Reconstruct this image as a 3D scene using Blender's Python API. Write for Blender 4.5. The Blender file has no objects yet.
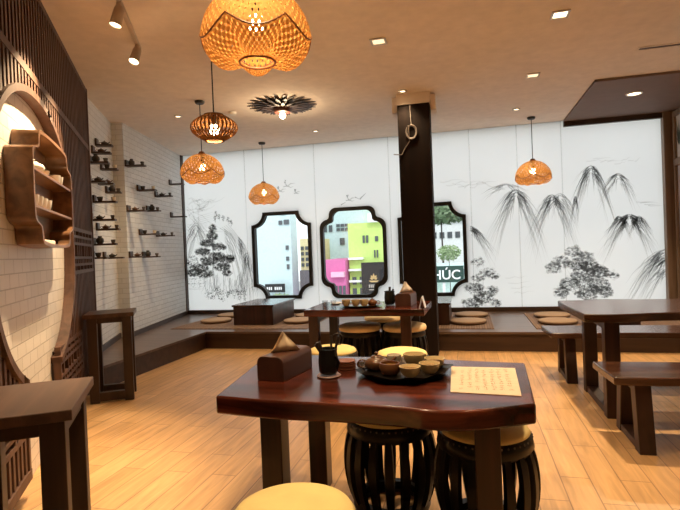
import bpy, bmesh, math, random
from mathutils import Vector, Matrix
from math import sin, cos, pi, radians, sqrt, atan2
random.seed(7)
SC = bpy.context.scene
COL = SC.collection

# ------------------------------------------------------------------ camera
F, CX, CY, CAMH = 510.0, 340.0, 255.0, 1.42
YAW, PITCH, ROLL = radians(14), radians(-0.6), radians(2.25)
fw = Vector((-sin(YAW)*cos(PITCH), cos(YAW)*cos(PITCH), sin(PITCH)))
rt0 = Vector((cos(YAW), sin(YAW), 0)); up0 = rt0.cross(fw)
rt = rt0*cos(ROLL) - up0*sin(ROLL); up = up0*cos(ROLL) + rt0*sin(ROLL)
cam_d = bpy.data.cameras.new('camera'); cam = bpy.data.objects.new('camera', cam_d)
COL.objects.link(cam)
cam.matrix_world = Matrix(((rt.x, up.x, -fw.x, 0), (rt.y, up.y, -fw.y, 0), (rt.z, up.z, -fw.z, CAMH), (0, 0, 0, 1)))
cam_d.sensor_width = 36; cam_d.lens = F/680*36; cam_d.clip_start = 0.05; cam_d.clip_end = 300
SC.camera = cam
MURAL_Y = 9.1
def wallpt(px, py, Y=MURAL_Y):
    """measure (x, z) on the back wall plane from survey readings"""
    d = rt*((px-CX)/F) + up*(-(py-CY)/F) + fw
    t = Y/d.y
    return d.x*t, CAMH + d.z*t

# ------------------------------------------------------------------ materials
def new_mat(name):
    m = bpy.data.materials.new(name); m.use_nodes = True
    nt = m.node_tree; b = nt.nodes['Principled BSDF']
    return m, nt, b
def plain(name, c, rough=.5, metal=0, coat=0, emis=None, es=0, spec=None, bump=0, bscale=60, sss=0):
    m, nt, b = new_mat(name)
    b.inputs['Base Color'].default_value = (*c, 1); b.inputs['Roughness'].default_value = rough
    b.inputs['Metallic'].default_value = metal; b.inputs['Coat Weight'].default_value = coat
    if spec is not None: b.inputs['Specular IOR Level'].default_value = spec
    if emis: b.inputs['Emission Color'].default_value = (*emis, 1); b.inputs['Emission Strength'].default_value = es
    # slight procedural variation of tone
    tc = nt.nodes.new('ShaderNodeTexCoord'); n = nt.nodes.new('ShaderNodeTexNoise'); n.inputs['Scale'].default_value = 9
    n.inputs['Detail'].default_value = 4
    nt.links.new(tc.outputs['Object'], n.inputs['Vector'])
    mx = nt.nodes.new('ShaderNodeMix'); mx.data_type = 'RGBA'
    mx.inputs[6].default_value = (*[v*.86 for v in c], 1); mx.inputs[7].default_value = (*[min(1, v*1.12) for v in c], 1)
    nt.links.new(n.outputs['Fac'], mx.inputs[0]); nt.links.new(mx.outputs[2], b.inputs['Base Color'])
    if bump:
        n2 = nt.nodes.new('ShaderNodeTexNoise'); n2.inputs['Scale'].default_value = bscale
        nt.links.new(tc.outputs['Object'], n2.inputs['Vector'])
        bp = nt.nodes.new('ShaderNodeBump'); bp.inputs['Strength'].default_value = bump; bp.inputs['Distance'].default_value = .004
        nt.links.new(n2.outputs['Fac'], bp.inputs['Height']); nt.links.new(bp.outputs['Normal'], b.inputs['Normal'])
    return m
def wood(name, c1, c2, rough=.4, axis='X', scale=1.0, coat=0, c3=None):
    m, nt, b = new_mat(name)
    tc = nt.nodes.new('ShaderNodeTexCoord'); mp = nt.nodes.new('ShaderNodeMapping')
    s = {'X': (.9, 14, 14), 'Y': (14, .9, 14), 'Z': (14, 14, .9)}[axis]
    mp.inputs['Scale'].default_value = [v*scale for v in s]
    n = nt.nodes.new('ShaderNodeTexNoise'); n.inputs['Scale'].default_value = 1; n.inputs['Detail'].default_value = 6; n.inputs['Distortion'].default_value = .6
    cr = nt.nodes.new('ShaderNodeValToRGB')
    cr.color_ramp.elements[0].position = .32; cr.color_ramp.elements[0].color = (*c1, 1)
    cr.color_ramp.elements[1].position = .7; cr.color_ramp.elements[1].color = (*c2, 1)
    if c3:
        e = cr.color_ramp.elements.new(.52); e.color = (*c3, 1)
    nt.links.new(tc.outputs['Object'], mp.inputs['Vector']); nt.links.new(mp.outputs['Vector'], n.inputs['Vector'])
    nt.links.new(n.outputs['Fac'], cr.inputs['Fac']); nt.links.new(cr.outputs['Color'], b.inputs['Base Color'])
    b.inputs['Roughness'].default_value = rough; b.inputs['Coat Weight'].default_value = coat; b.inputs['Coat Roughness'].default_value = .15
    return m
def brick(name, c1, c2, mortar, bw, rh, ms, plane, rough=.5, offset=.5, grain=False, bump=.35, mcol_smooth=.1):
    m, nt, b = new_mat(name)
    tc = nt.nodes.new('ShaderNodeTexCoord'); sp = nt.nodes.new('ShaderNodeSeparateXYZ'); cb = nt.nodes.new('ShaderNodeCombineXYZ')
    nt.links.new(tc.outputs['Object'], sp.inputs[0])
    a, c = {'xz': ('X', 'Z'), 'yx': ('Y', 'X'), 'xy': ('X', 'Y')}[plane]
    if plane == 'xz':   # wrap the bond round the corner on end faces
        ad = nt.nodes.new('ShaderNodeMath'); nt.links.new(sp.outputs['X'], ad.inputs[0]); nt.links.new(sp.outputs['Y'], ad.inputs[1]); nt.links.new(ad.outputs[0], cb.inputs['X'])
    else: nt.links.new(sp.outputs[a], cb.inputs['X'])
    nt.links.new(sp.outputs[c], cb.inputs['Y'])
    t = nt.nodes.new('ShaderNodeTexBrick'); t.offset = offset
    t.inputs['Color1'].default_value = (*c1, 1); t.inputs['Color2'].default_value = (*c2, 1); t.inputs['Mortar'].default_value = (*mortar, 1)
    t.inputs['Scale'].default_value = 1; t.inputs['Brick Width'].default_value = bw; t.inputs['Row Height'].default_value = rh
    t.inputs['Mortar Size'].default_value = ms; t.inputs['Mortar Smooth'].default_value = mcol_smooth; t.inputs['Bias'].default_value = 0
    nt.links.new(cb.outputs[0], t.inputs['Vector'])
    out = t.outputs['Color']
    if grain:
        mp = nt.nodes.new('ShaderNodeMapping'); mp.inputs['Scale'].default_value = (1.6, 16, 1)
        nt.links.new(cb.outputs[0], mp.inputs['Vector'])
        n = nt.nodes.new('ShaderNodeTexNoise'); n.inputs['Scale'].default_value = 1.4; n.inputs['Detail'].default_value = 6; n.inputs['Distortion'].default_value = .8
        nt.links.new(mp.outputs[0], n.inputs['Vector'])
        mr = nt.nodes.new('ShaderNodeMapRange'); mr.inputs[1].default_value = .3; mr.inputs[2].default_value = .7; mr.inputs[3].default_value = .74; mr.inputs[4].default_value = 1.12
        nt.links.new(n.outputs['Fac'], mr.inputs[0])
        mx = nt.nodes.new('ShaderNodeMix'); mx.data_type = 'RGBA'; mx.blend_type = 'MULTIPLY'; mx.inputs[0].default_value = 1
        nt.links.new(out, mx.inputs[6]); nt.links.new(mr.outputs[0], mx.inputs[7]); out = mx.outputs[2]
    nt.links.new(out, b.inputs['Base Color'])
    bp = nt.nodes.new('ShaderNodeBump'); bp.invert = True; bp.inputs['Strength'].default_value = bump; bp.inputs['Distance'].default_value = .006
    nt.links.new(t.outputs['Fac'], bp.inputs['Height']); nt.links.new(bp.outputs['Normal'], b.inputs['Normal'])
    b.inputs['Roughness'].default_value = rough
    return m
def glow(name, c, s):
    m, nt, b = new_mat(name)
    b.inputs['Base Color'].default_value = (.9, .85, .75, 1)
    b.inputs['Emission Color'].default_value = (*c, 1); b.inputs['Emission Strength'].default_value = s
    return m
def translucent(name, c, fac, c2=None, nscale=1.2, rough=.8):
    m = bpy.data.materials.new(name); m.use_nodes = True; nt = m.node_tree; nt.nodes.clear()
    o = nt.nodes.new('ShaderNodeOutputMaterial'); mix = nt.nodes.new('ShaderNodeMixShader'); mix.inputs[0].default_value = fac
    d = nt.nodes.new('ShaderNodeBsdfDiffuse'); t = nt.nodes.new('ShaderNodeBsdfTranslucent')
    tc = nt.nodes.new('ShaderNodeTexCoord'); n = nt.nodes.new('ShaderNodeTexNoise'); n.inputs['Scale'].default_value = nscale; n.inputs['Detail'].default_value = 5
    mx = nt.nodes.new('ShaderNodeMix'); mx.data_type = 'RGBA'
    mx.inputs[6].default_value = (*c, 1); mx.inputs[7].default_value = (*(c2 or c), 1)
    nt.links.new(tc.outputs['Object'], n.inputs['Vector']); nt.links.new(n.outputs['Fac'], mx.inputs[0])
    nt.links.new(mx.outputs[2], d.inputs['Color']); nt.links.new(mx.outputs[2], t.inputs['Color'])
    nt.links.new(d.outputs[0], mix.inputs[1]); nt.links.new(t.outputs[0], mix.inputs[2]); nt.links.new(mix.outputs[0], o.inputs['Surface'])
    return m
def ink(name, v):
    m = bpy.data.materials.new(name); m.use_nodes = True; nt = m.node_tree; nt.nodes.clear()
    o = nt.nodes.new('ShaderNodeOutputMaterial'); t = nt.nodes.new('ShaderNodeBsdfTransparent')
    t.inputs['Color'].default_value = (v, v*.995, v*.99, 1)
    nt.links.new(t.outputs[0], o.inputs['Surface'])
    return m
def glassm(name, tint=(.97, .99, 1), refl=.025):
    m = bpy.data.materials.new(name); m.use_nodes = True; nt = m.node_tree; nt.nodes.clear()
    o = nt.nodes.new('ShaderNodeOutputMaterial'); t = nt.nodes.new('ShaderNodeBsdfTransparent'); g = nt.nodes.new('ShaderNodeBsdfGlossy')
    g.inputs['Roughness'].default_value = .02; t.inputs['Color'].default_value = (*tint, 1)
    mix = nt.nodes.new('ShaderNodeMixShader'); mix.inputs[0].default_value = refl
    nt.links.new(t.outputs[0], mix.inputs[1]); nt.links.new(g.outputs[0], mix.inputs[2]); nt.links.new(mix.outputs[0], o.inputs['Surface'])
    return m

M = {}
M['floor'] = brick('floor planks', (.64, .39, .18), (.53, .31, .135), (.30, .17, .08), .82, .165, .0035, 'yx', .36, .37, True, .25)
M['tile'] = brick('white wall tile', (.76, .72, .66), (.70, .66, .60), (.52, .48, .43), .19, .09, .004, 'xz', .38, .5, False, .8, .3)
M['tile_far'] = brick('matte white wall tile', (.70, .705, .70), (.64, .645, .64), (.49, .49, .48), .21, .075, .004, 'xz', .5, .5, False, .8, .3)
M['ceiling'] = plain('ceiling paint', (.80, .70, .60), .9)
M['brown_paint'] = plain('brown ceiling panel', (.18, .115, .085), .7)
M['white_paint'] = plain('white paint', (.78, .75, .70), .6)
M['mural'] = translucent('frosted mural panel', (.93, .93, .925), .85, (.865, .867, .865), 1.0)
M['ink1'] = ink('ink dark', .55); M['ink2'] = ink('ink middle', .71); M['ink3'] = ink('ink pale', .88)
M['seam'] = ink('panel seam', .90)
M['black_frame'] = plain('black window frame', (.005, .005, .005), .6)
M['glass'] = glassm('window glass')
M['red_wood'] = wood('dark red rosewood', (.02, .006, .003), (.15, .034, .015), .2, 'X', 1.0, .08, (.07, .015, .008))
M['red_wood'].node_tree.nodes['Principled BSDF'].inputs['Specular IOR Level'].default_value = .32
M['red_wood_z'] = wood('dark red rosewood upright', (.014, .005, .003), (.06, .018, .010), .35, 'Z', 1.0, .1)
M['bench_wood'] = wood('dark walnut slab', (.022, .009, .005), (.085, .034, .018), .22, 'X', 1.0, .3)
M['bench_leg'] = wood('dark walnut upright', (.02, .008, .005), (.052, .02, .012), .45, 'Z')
M['column'] = wood('very dark column veneer', (.007, .003, .002), (.013, .006, .004), .7, 'Z'); M['column'].node_tree.nodes['Principled BSDF'].inputs['Specular IOR Level'].default_value = .2
M['plat'] = wood('platform boards', (.085, .052, .036), (.155, .10, .072), .34, 'X', .8, .15)
M['plat_side'] = wood('platform riser boards', (.032, .014, .008), (.062, .030, .017), .45, 'X', .8)
M['lattice'] = wood('lattice brown wood', (.062, .026, .014), (.125, .058, .033), .6, 'Z')
M['lattice_dark'] = wood('lattice backing stain', (.018, .010, .007), (.03, .016, .011), .7, 'Z')
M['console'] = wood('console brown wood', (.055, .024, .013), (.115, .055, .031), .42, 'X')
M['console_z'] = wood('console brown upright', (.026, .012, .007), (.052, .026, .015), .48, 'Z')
M['shelf_wood'] = wood('display shelf wood', (.11, .05, .019), (.24, .115, .046), .38, 'X', 1.0, .2)
M['shelf_dark'] = wood('small shelf dark wood', (.035, .02, .014), (.07, .04, .026), .45, 'X')
M['bamboo'] = translucent('bamboo strip', (.76, .46, .17), .30, (.50, .26, .08), 60)
M['bamboo_rim'] = plain('bamboo rim', (.20, .07, .02), .5)
M['veneer'] = translucent('lamp wood veneer', (.34, .17, .07), .25, (.26, .12, .045), 12)
M['post'] = wood('light brown post wood', (.17, .11, .07), (.28, .19, .125), .45, 'Z')
M['cord'] = plain('black cord', (.02, .018, .016), .5)
M['bulb'] = glow('warm bulb', (1, .78, .45), 22)
M['bulb_soft'] = glow('soft warm bulb', (1, .84, .6), 9)
M['lamp_face'] = glow('downlight face', (1, .78, .48), 4)
M['lamp_dim'] = glow('dim downlight face', (1, .74, .44), 1.1)
M['lamp_body'] = plain('beige lamp housing', (.50, .40, .30), .45)
M['steel'] = plain('brushed trim', (.55, .48, .40), .35, .6)
M['black_lacquer'] = plain('black lacquer', (.007, .005, .0045), .34, 0, .05, spec=.3)
M['stud'] = plain('dull stud', (.16, .13, .10), .35, .8)
M['cushion'] = plain('yellow seat cushion', (.93, .72, .30), .75, bump=.15)
M['cushion_pale'] = plain('pale tan seat cushion', (.80, .62, .36), .75, bump=.15)
M['straw'] = plain('round straw cushion', (.36, .25, .165), .85, bump=.5, bscale=90)
M['straw_edge'] = plain('straw cushion edge', (.16, .09, .05), .85)
M['mat'] = brick('striped straw mat', (.24, .15, .095), (.16, .095, .06), (.09, .05, .03), .6, .035, .004, 'yx', .8, .3, False, .3)
M['tissue_box'] = wood('tissue box leather brown', (.055, .019, .011), (.085, .032, .018), .4, 'Y', .6)
M['tissue'] = plain('tissue paper', (.90, .72, .50), .9)
M['tissue_white'] = plain('white tissue paper', (.85, .78, .70), .9)
M['jar'] = plain('black green glazed jar', (.018, .020, .017), .28, .4, bump=.9, bscale=45)
M['tool'] = plain('dark tea tool wood', (.030, .020, .014), .5)
M['coaster'] = plain('reddish wood coaster', (.22, .075, .035), .5)
M['saucer'] = plain('rosy wooden saucer', (.30, .17, .14), .4)
M['tray'] = plain('dark bronze tray', (.03, .02, .015), .3, .8, bump=.8, bscale=45)
M['clay'] = plain('brown clay', (.10, .042, .018), .28)
M['clay2'] = plain('reddish brown clay', (.16, .062, .024), .3)
M['celadon'] = plain('olive beige stoneware', (.66, .52, .28), .3)
M['cream'] = plain('cream porcelain', (.78, .70, .56), .35)
M['cream_white'] = plain('pale porcelain', (.80, .76, .68), .3)
M['tea'] = plain('brown tea', (.24, .12, .035), .1)
M['bamboo_mat'] = brick('woven bamboo placemat', (.82, .69, .52), (.76, .62, .45), (.64, .51, .36), .5, .006, .0009, 'xy', .7, .5, False, .3)
M['script'] = plain('brown printed script', (.36, .22, .12), .8)
M['card'] = plain('laminated menu card', (.72, .72, .75), .25)
M['dark_pot'] = plain('dark clay pot', (.03, .024, .02), .45)
M['grey_pot'] = plain('grey clay cup', (.11, .10, .09), .5)
M['clear'] = glassm('clear drinking glass', (.93, .95, .96), .12)
M['sun_leaf'] = plain('dark wood petal', (.035, .020, .016), .5)
M['sun_core'] = plain('red wood core', (.10, .03, .016), .4)
M['cable'] = plain('grey cable', (.22, .19, .17), .6)

# ------------------------------------------------------------------ mesh builder
class MB:
    def __init__(s): s.v = []; s.f = []; s.mi = []; s.cur = 0
    def add(s, vs, fs):
        o = len(s.v); s.v += [tuple(p) for p in vs]
        for f in fs: s.f.append([i+o for i in f]); s.mi.append(s.cur)
        return s
    def box(s, x0, x1, y0, y1, z0, z1, T=None):
        vs = [(x, y, z) for z in (z0, z1) for y in (y0, y1) for x in (x0, x1)]
        if T: vs = [T @ Vector(p) for p in vs]
        return s.add(vs, [(0, 2, 3, 1), (4, 5, 7, 6), (0, 1, 5, 4), (2, 6, 7, 3), (0, 4, 6, 2), (1, 3, 7, 5)])
    def hexa(s, b, t):   # bottom quad, top quad (ccw from above)
        return s.add(list(b)+list(t), [(3, 2, 1, 0), (4, 5, 6, 7), (0, 1, 5, 4), (1, 2, 6, 5), (2, 3, 7, 6), (3, 0, 4, 7)])
    def prism(s, poly, z0, z1, plane='xy'):
        n = len(poly)
        def P(a, b, c): return {'xy': (a, b, c), 'xz': (a, c, b), 'yz': (c, a, b)}[plane]
        vs = [P(a, b, z0) for a, b in poly] + [P(a, b, z1) for a, b in poly]
        fs = [list(range(n))[::-1], list(range(n, 2*n))] + [(i, (i+1) % n, n+(i+1) % n, n+i) for i in range(n)]
        return s.add(vs, fs)
    def lathe(s, prof, n=32, c=(0, 0, 0), closed=True, fr=None, sx=1, sy=1):
        vs = []; fs = []
        k = len(prof)
        for i in range(n):
            a = 2*pi*i/n
            for r, z in prof:
                rr = r*(fr(a, r, z) if fr else 1)
                vs.append((c[0]+rr*cos(a)*sx, c[1]+rr*sin(a)*sy, c[2]+z))
        for i in range(n):
            j = (i+1) % n
            for q in range(k-1): fs.append((i*k+q, j*k+q, j*k+q+1, i*k+q+1))
        if closed:
            if prof[0][0] > 1e-4: fs.append([i*k for i in range(n)][::-1])
            if prof[-1][0] > 1e-4: fs.append([i*k+k-1 for i in range(n)])
        return s.add(vs, fs)
    def tube(s, pts, r, n=8, caps=True, r2=None):
        pts = [Vector(p) for p in pts]; m = len(pts); vs = []; prev = None
        for i, p in enumerate(pts):
            t = (pts[min(i+1, m-1)] - pts[max(i-1, 0)]).normalized()
            if prev is None:
                a = Vector((0, 0, 1)) if abs(t.z) < .9 else Vector((1, 0, 0))
                u = t.cross(a).normalized()
            else: u = (prev - t*prev.dot(t)).normalized()
            prev = u; w = t.cross(u)
            rr = r if r2 is None else r + (r2-r)*i/(m-1)
            for q in range(n):
                an = 2*pi*q/n; vs.append(p + u*rr*cos(an) + w*rr*sin(an))
        fs = [(i*n+q, i*n+(q+1) % n, (i+1)*n+(q+1) % n, (i+1)*n+q) for i in range(m-1) for q in range(n)]
        if caps: fs += [list(range(n))[::-1], list(range((m-1)*n, m*n))]
        return s.add(vs, fs)
    def sphere(s, c, r, n=16, m=10, sz=1):
        prof = [(max(1e-5, r*sin(pi*i/m)), -r*cos(pi*i/m)*sz) for i in range(m+1)]
        return s.lathe(prof, n, c, closed=False)
    def build(s, name, mat, parent=None, bevel=0, smooth=40, loc=None, rotz=0, seg=2):
        me = bpy.data.meshes.new(name); me.from_pydata(s.v, [], s.f)
        bm = bmesh.new(); bm.from_mesh(me); bmesh.ops.remove_doubles(bm, verts=bm.verts, dist=1e-5)
        bmesh.ops.recalc_face_normals(bm, faces=bm.faces); bm.to_mesh(me); bm.free()
        for m in (mat if isinstance(mat, (list, tuple)) else [mat]): me.materials.append(m)
        if smooth:
            me.polygons.foreach_set('use_smooth', [True]*len(me.polygons)); me.set_sharp_from_angle(angle=radians(smooth))
        o = bpy.data.objects.new(name, me); COL.objects.link(o)
        if parent: o.parent = parent
        if loc: o.location = loc
        if rotz: o.rotation_euler.z = rotz
        if bevel:
            b = o.modifiers.new('bevel', 'BEVEL'); b.width = bevel; b.segments = seg; b.limit_method = 'ANGLE'; b.angle_limit = radians(40)
        return o
def plate(name, outlines, depth, mat, parent=None, T=None, bevel=0):
    """a flat plate with holes: outlines are closed lists of (a, b); extruded by depth, then T maps (a, b, d)"""
    cu = bpy.data.curves.new('tmp', 'CURVE'); cu.dimensions = '2D'; cu.fill_mode = 'BOTH'; cu.extrude = depth/2; cu.bevel_depth = bevel
    for pl in outlines:
        sp = cu.splines.new('POLY'); sp.points.add(len(pl)-1)
        for i, (a, b) in enumerate(pl): sp.points[i].co = (a, b, 0, 1)
        sp.use_cyclic_u = True
    tmp = bpy.data.objects.new('tmp', cu); COL.objects.link(tmp)
    dg = bpy.context.evaluated_depsgraph_get(); dg.update()
    me = bpy.data.meshes.new_from_object(tmp.evaluated_get(dg)); COL.objects.unlink(tmp); bpy.data.objects.remove(tmp)
    for v in me.vertices:
        v.co = T(v.co.x, v.co.y, v.co.z + depth/2) if T else v.co
    me.materials.clear(); me.materials.append(mat); me.name = name
    bm = bmesh.new(); bm.from_mesh(me); bmesh.ops.remove_doubles(bm, verts=bm.verts, dist=1e-5)
    bmesh.ops.recalc_face_normals(bm, faces=bm.faces); bm.to_mesh(me); bm.free()
    me.polygons.foreach_set('use_smooth', [False]*len(me.polygons))
    o = bpy.data.objects.new(name, me); COL.objects.link(o)
    if parent: o.parent = parent
    return o
def text_mesh(name, body, size, mat, parent, T, depth=.01):
    cu = bpy.data.curves.new('tmp', 'FONT'); cu.body = body; cu.size = size; cu.extrude = depth/2; cu.align_x = 'CENTER'; cu.align_y = 'CENTER'
    cu.offset = size*.012
    tmp = bpy.data.objects.new('tmp', cu); COL.objects.link(tmp)
    dg = bpy.context.evaluated_depsgraph_get(); dg.update()
    me = bpy.data.meshes.new_from_object(tmp.evaluated_get(dg)); COL.objects.unlink(tmp); bpy.data.objects.remove(tmp)
    for v in me.vertices: v.co = T(v.co.x, v.co.y, v.co.z)
    me.materials.clear(); me.materials.append(mat); me.name = name
    o = bpy.data.objects.new(name, me); COL.objects.link(o); o.parent = parent
    return o
def tag(o, label, cat, group=None):
    o['label'] = label; o['category'] = cat
    if group: o['group'] = group
    return o
def thing(name, label, cat, loc=(0, 0, 0), rotz=0, group=None):
    o = bpy.data.objects.new(name, None); COL.objects.link(o); o.empty_display_size = .1
    o.location = loc; o.rotation_euler = (0, 0, rotz)
    return tag(o, label, cat, group)
def struct(o):
    o['kind'] = 'structure'; return o
def copy_tree(o, loc=None, rotz=None, label=None, parent=None, scale=None):
    c = o.copy(); COL.objects.link(c)
    if parent: c.parent = parent
    if loc is not None: c.location = loc
    if rotz is not None: c.rotation_euler = (0, 0, rotz)
    if scale is not None: c.scale = (scale, scale, scale)
    if label: c['label'] = label
    for ch in list(o.children): copy_tree(ch, parent=c)
    return c
def arc(cx, cy, r, a0, a1, n=10):
    return [(cx + r*cos(radians(a0+(a1-a0)*i/n)), cy + r*sin(radians(a0+(a1-a0)*i/n))) for i in range(n+1)]
ORD = ['topmost', 'second', 'third', 'fourth', 'fifth', 'sixth', 'seventh', 'eighth', 'ninth', 'tenth', 'eleventh', 'twelfth', 'lowest']

# ------------------------------------------------------------------ room shell
CEIL = 3.4
struct(MB().box(-6.5, 4.5, -1.6, 9.3, -.2, 0).build('floor', M['floor'], smooth=0))
struct(MB().box(-6.5, 4.5, -1.6, 9.3, CEIL, CEIL+.15).build('ceiling', M['ceiling'], smooth=0))
struct(MB().box(1.61, 3.2, 6.93, 9.08, CEIL-.03, CEIL+.001).build('trim_1', M['brown_paint'], smooth=0))
struct(MB().box(1.61, 3.05, 9.02, 9.085, CEIL-.11, CEIL-.03).build('trim_2', M['shelf_dark'], smooth=0))
def wall_run(name, A, B, z0, z1, mat, th=.12):
    A = Vector((*A, 0)); B = Vector((*B, 0)); d = B-A; L = d.length
    return struct(MB().box(0, L, 0, th, z0, z1).build(name, mat, loc=A, rotz=atan2(d.y, d.x), smooth=0))
P0 = Vector((-2.62, 2.4, 0)); U = Vector((-.533, .846, 0)); N = Vector((.846, .533, 0))
def Lw(s, o, z): return P0 + U*s + N*o + Vector((0, 0, z))
LW_A = Lw(-4.72, 0, 0); LW_B = Lw(3.17, 0, 0)
wall_run('wall_left', LW_A.xy, LW_B.xy, 0, CEIL, M['tile'])
A0 = Vector((-4.305, 5.07, 0)); A1 = Vector((-5.05, 6.6, 0)); B0 = Vector((-4.82, 6.5, 0)); B1 = Vector((-5.44, 9.1, 0))
wall_run('wall_left_recess', A0.xy, A1.xy, 0, CEIL, M['tile_far'])
wall_run('wall_left_rear', B0.xy, (-5.46, 9.2), 0, CEIL, M['tile_far'], .32)
wall_run('wall_front', (3.32, -1.5), (-6.4, -1.5), 0, CEIL, M['brown_paint'])
struct(MB().box(3.2, 3.32, -1.5, 9.3, 0, CEIL).build('wall_right', M['white_paint'], smooth=0))
# platform: L shape
PZ = .26
pl = [(-3.9, 4.43), (-3.9, 7.0), (3.2, 7.0), (3.2, 9.1), (-5.42, 9.1), (-4.83, 6.52), (-5.04, 6.58), (-4.38, 5.22)]
pf = MB(); pf.prism(pl, 0, PZ-.03)
platform = struct(pf.build('floor_platform', M['plat_side'], smooth=0))
pt = MB(); pt.prism([(-3.87, 4.40), (-3.87, 6.97), (3.2, 6.97), (3.2, 9.1), (-5.42, 9.1), (-4.83, 6.52), (-5.04, 6.58), (-4.38, 5.22)], PZ-.03, PZ)
struct(pt.build('floor_platform_top', M['plat'], smooth=0))
def base_run(name, A, B, z0, h, th=.025):
    A = Vector((*A, 0)); B = Vector((*B, 0)); d = B-A
    return struct(MB().box(0, d.length, -th, 0, z0, z0+h).build(name, M['shelf_dark'], loc=A, rotz=atan2(d.y, d.x), smooth=0))
base_run('baseboard_left', A0.xy, (-4.97, 6.435), PZ, .07); pass
base_run('baseboard_left_rear', B0.xy, B1.xy, PZ, .07)
struct(MB().box(-5.40, 3.04, 9.05, 9.1, PZ, .335).build('baseboard_back', M['shelf_dark'], smooth=0))

# ------------------------------------------------------------------ mural wall with three windows
def win_concave(cx, d=0, hw=.59, z0=.535, z1=2.18, r=.235):
    # rectangle whose corners are scooped inward, with small square steps
    x0, x1, a, b = cx-hw+d, cx+hw-d, z0+d, z1-d
    rr = r+d*.4; st = .0
    p = []
    for (qx, qz, a0, a1) in ((x0-d, b+d, 270, 360), (x1+d, b+d, 180, 270), (x1+d, a-d, 90, 180), (x0-d, a-d, 0, 90)):
        R_ = r + d
        pts = arc(qx, qz, R_, a0, a1, 10)
        # keep the arc inside the inset rectangle
        pts = [(min(max(x, x0), x1), min(max(z, a), b)) for x, z in pts]
        p += pts
    return p
def win_convex(cx, d=0, hw=.615, z0=.53, z1=2.19):
    # tall rounded body with a narrower rounded top and bottom tab
    k = .43; sh = .21; r1 = .16
    def corner(sx, sz):
        X = hw-d; zb = (z1 if sz > 0 else -z0)
        zt = zb - d; ze = zb - sh - d
        T_ = k-d
        q = []
        # from the side, round shoulder, concave joint, round tab corner
        q += [(X, ze-r1)]
        q += [(X-r1+r1*cos(radians(t)), ze-r1+r1*sin(radians(t))) for t in range(0, 91, 15)]
        q += [(T_+.04, ze+.004), (T_+.012, ze+.02), (T_, ze+.055)]
        q += [(T_-.13+.13*cos(radians(t)), zt-.13+.13*sin(radians(t))) for t in range(0, 91, 15)]
        return [(cx+sx*x, sz*z) for x, z in q]
    tr = corner(1, 1); tl = corner(-1, 1)[::-1]; bl = corner(-1, -1); br = corner(1, -1)[::-1]
    return tr + tl + bl + br
WINS = [('concave', -3.39), ('convex', -2.01), ('concave', -.59)]
def wshape(k, cx, d): return win_concave(cx, d) if k == 'concave' else win_convex(cx, d)
XY2 = lambda y0: (lambda a, b, d: Vector((a, y0+d, b)))
MX0, MX1, MZ0, MZ1 = -5.44, 3.05, .30, CEIL
mural = struct(plate('wall_back', [[(MX0, MZ0), (MX1, MZ0), (MX1, MZ1), (MX0, MZ1)]] + [wshape(k, c, .01) for k, c in WINS], .03, M['mural'], T=XY2(MURAL_Y)))
for i, (k, c) in enumerate(WINS):
    w = bpy.data.objects.new('window_%d' % (i+1), None); COL.objects.link(w); struct(w); w.location = (c, MURAL_Y, .535)
    Tr = lambda a, b, d, c=c: Vector((a-c, d-.05, b-.535))
    plate('window_frame', [wshape(k, c, 0), wshape(k, c, .062)], .11, M['black_frame'], w, T=Tr)
    Tg = lambda a, b, d, c=c: Vector((a-c, d+.02, b-.535))
    plate('pane', [wshape(k, c, .05)], .006, M['glass'], w, T=Tg)
# ink painting: thin strokes on the panel
class Ink:
    def __init__(s): s.m = MB(); s.k = 0
    def y(s): s.k += 1; return MURAL_Y - .003 - (s.k % 60)*.0001
    def stroke(s, pts, w0, w1=None):
        w0 *= .72; w1 = w1 and w1*.72
        w1 = w0*.3 if w1 is None else w1
        q = [Vector(wallpt(*p)) for p in pts]; n = len(q); y = s.y(); L = []; R = []
        for i, p in enumerate(q):
            t = (q[min(i+1, n-1)]-q[max(i-1, 0)]).normalized(); nn = Vector((-t.y, t.x))
            f = i/(n-1); w = (w0+(w1-w0)*f)*(.35+.65*sin(pi*min(1, .15+f*.85)))*.5
            L.append(p+nn*w); R.append(p-nn*w)
        vs = [(p.x, y, p.y) for p in L+R]
        s.m.add(vs, [(i, i+1, n+i+1, n+i) for i in range(n-1)])
    def blob(s, px, py, r, k=6):
        y = s.y(); x, z = wallpt(px, py); a0 = random.random()*6; e = random.uniform(.4, 1)
        s.m.add([(x+r*random.uniform(.6, 1.1)*cos(a0+2*pi*i/k), y, z+r*e*random.uniform(.6, 1.1)*sin(a0+2*pi*i/k)) for i in range(k)], [list(range(k))])
    def foliage(s, cx, cy, rx, ry, n, r):
        r *= .68
        for _ in range(int(n*1.9)):
            a = random.random()*2*pi; q = sqrt(random.random())
            s.blob(cx+rx*q*cos(a), cy+ry*q*sin(a), r*random.uniform(.5, 1.2))
i1, i2, i3 = Ink(), Ink(), Ink()
def wig(x0, y0, x1, y1, n=6, j=1.0, bow=0):
    o = []
    for i in range(n+1):
        f = i/n
        o.append((x0+(x1-x0)*f + bow*sin(pi*f) + random.uniform(-j, j)*(0 < i < n), y0+(y1-y0)*f + random.uniform(-j, j)*(0 < i < n)))
    return o
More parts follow.
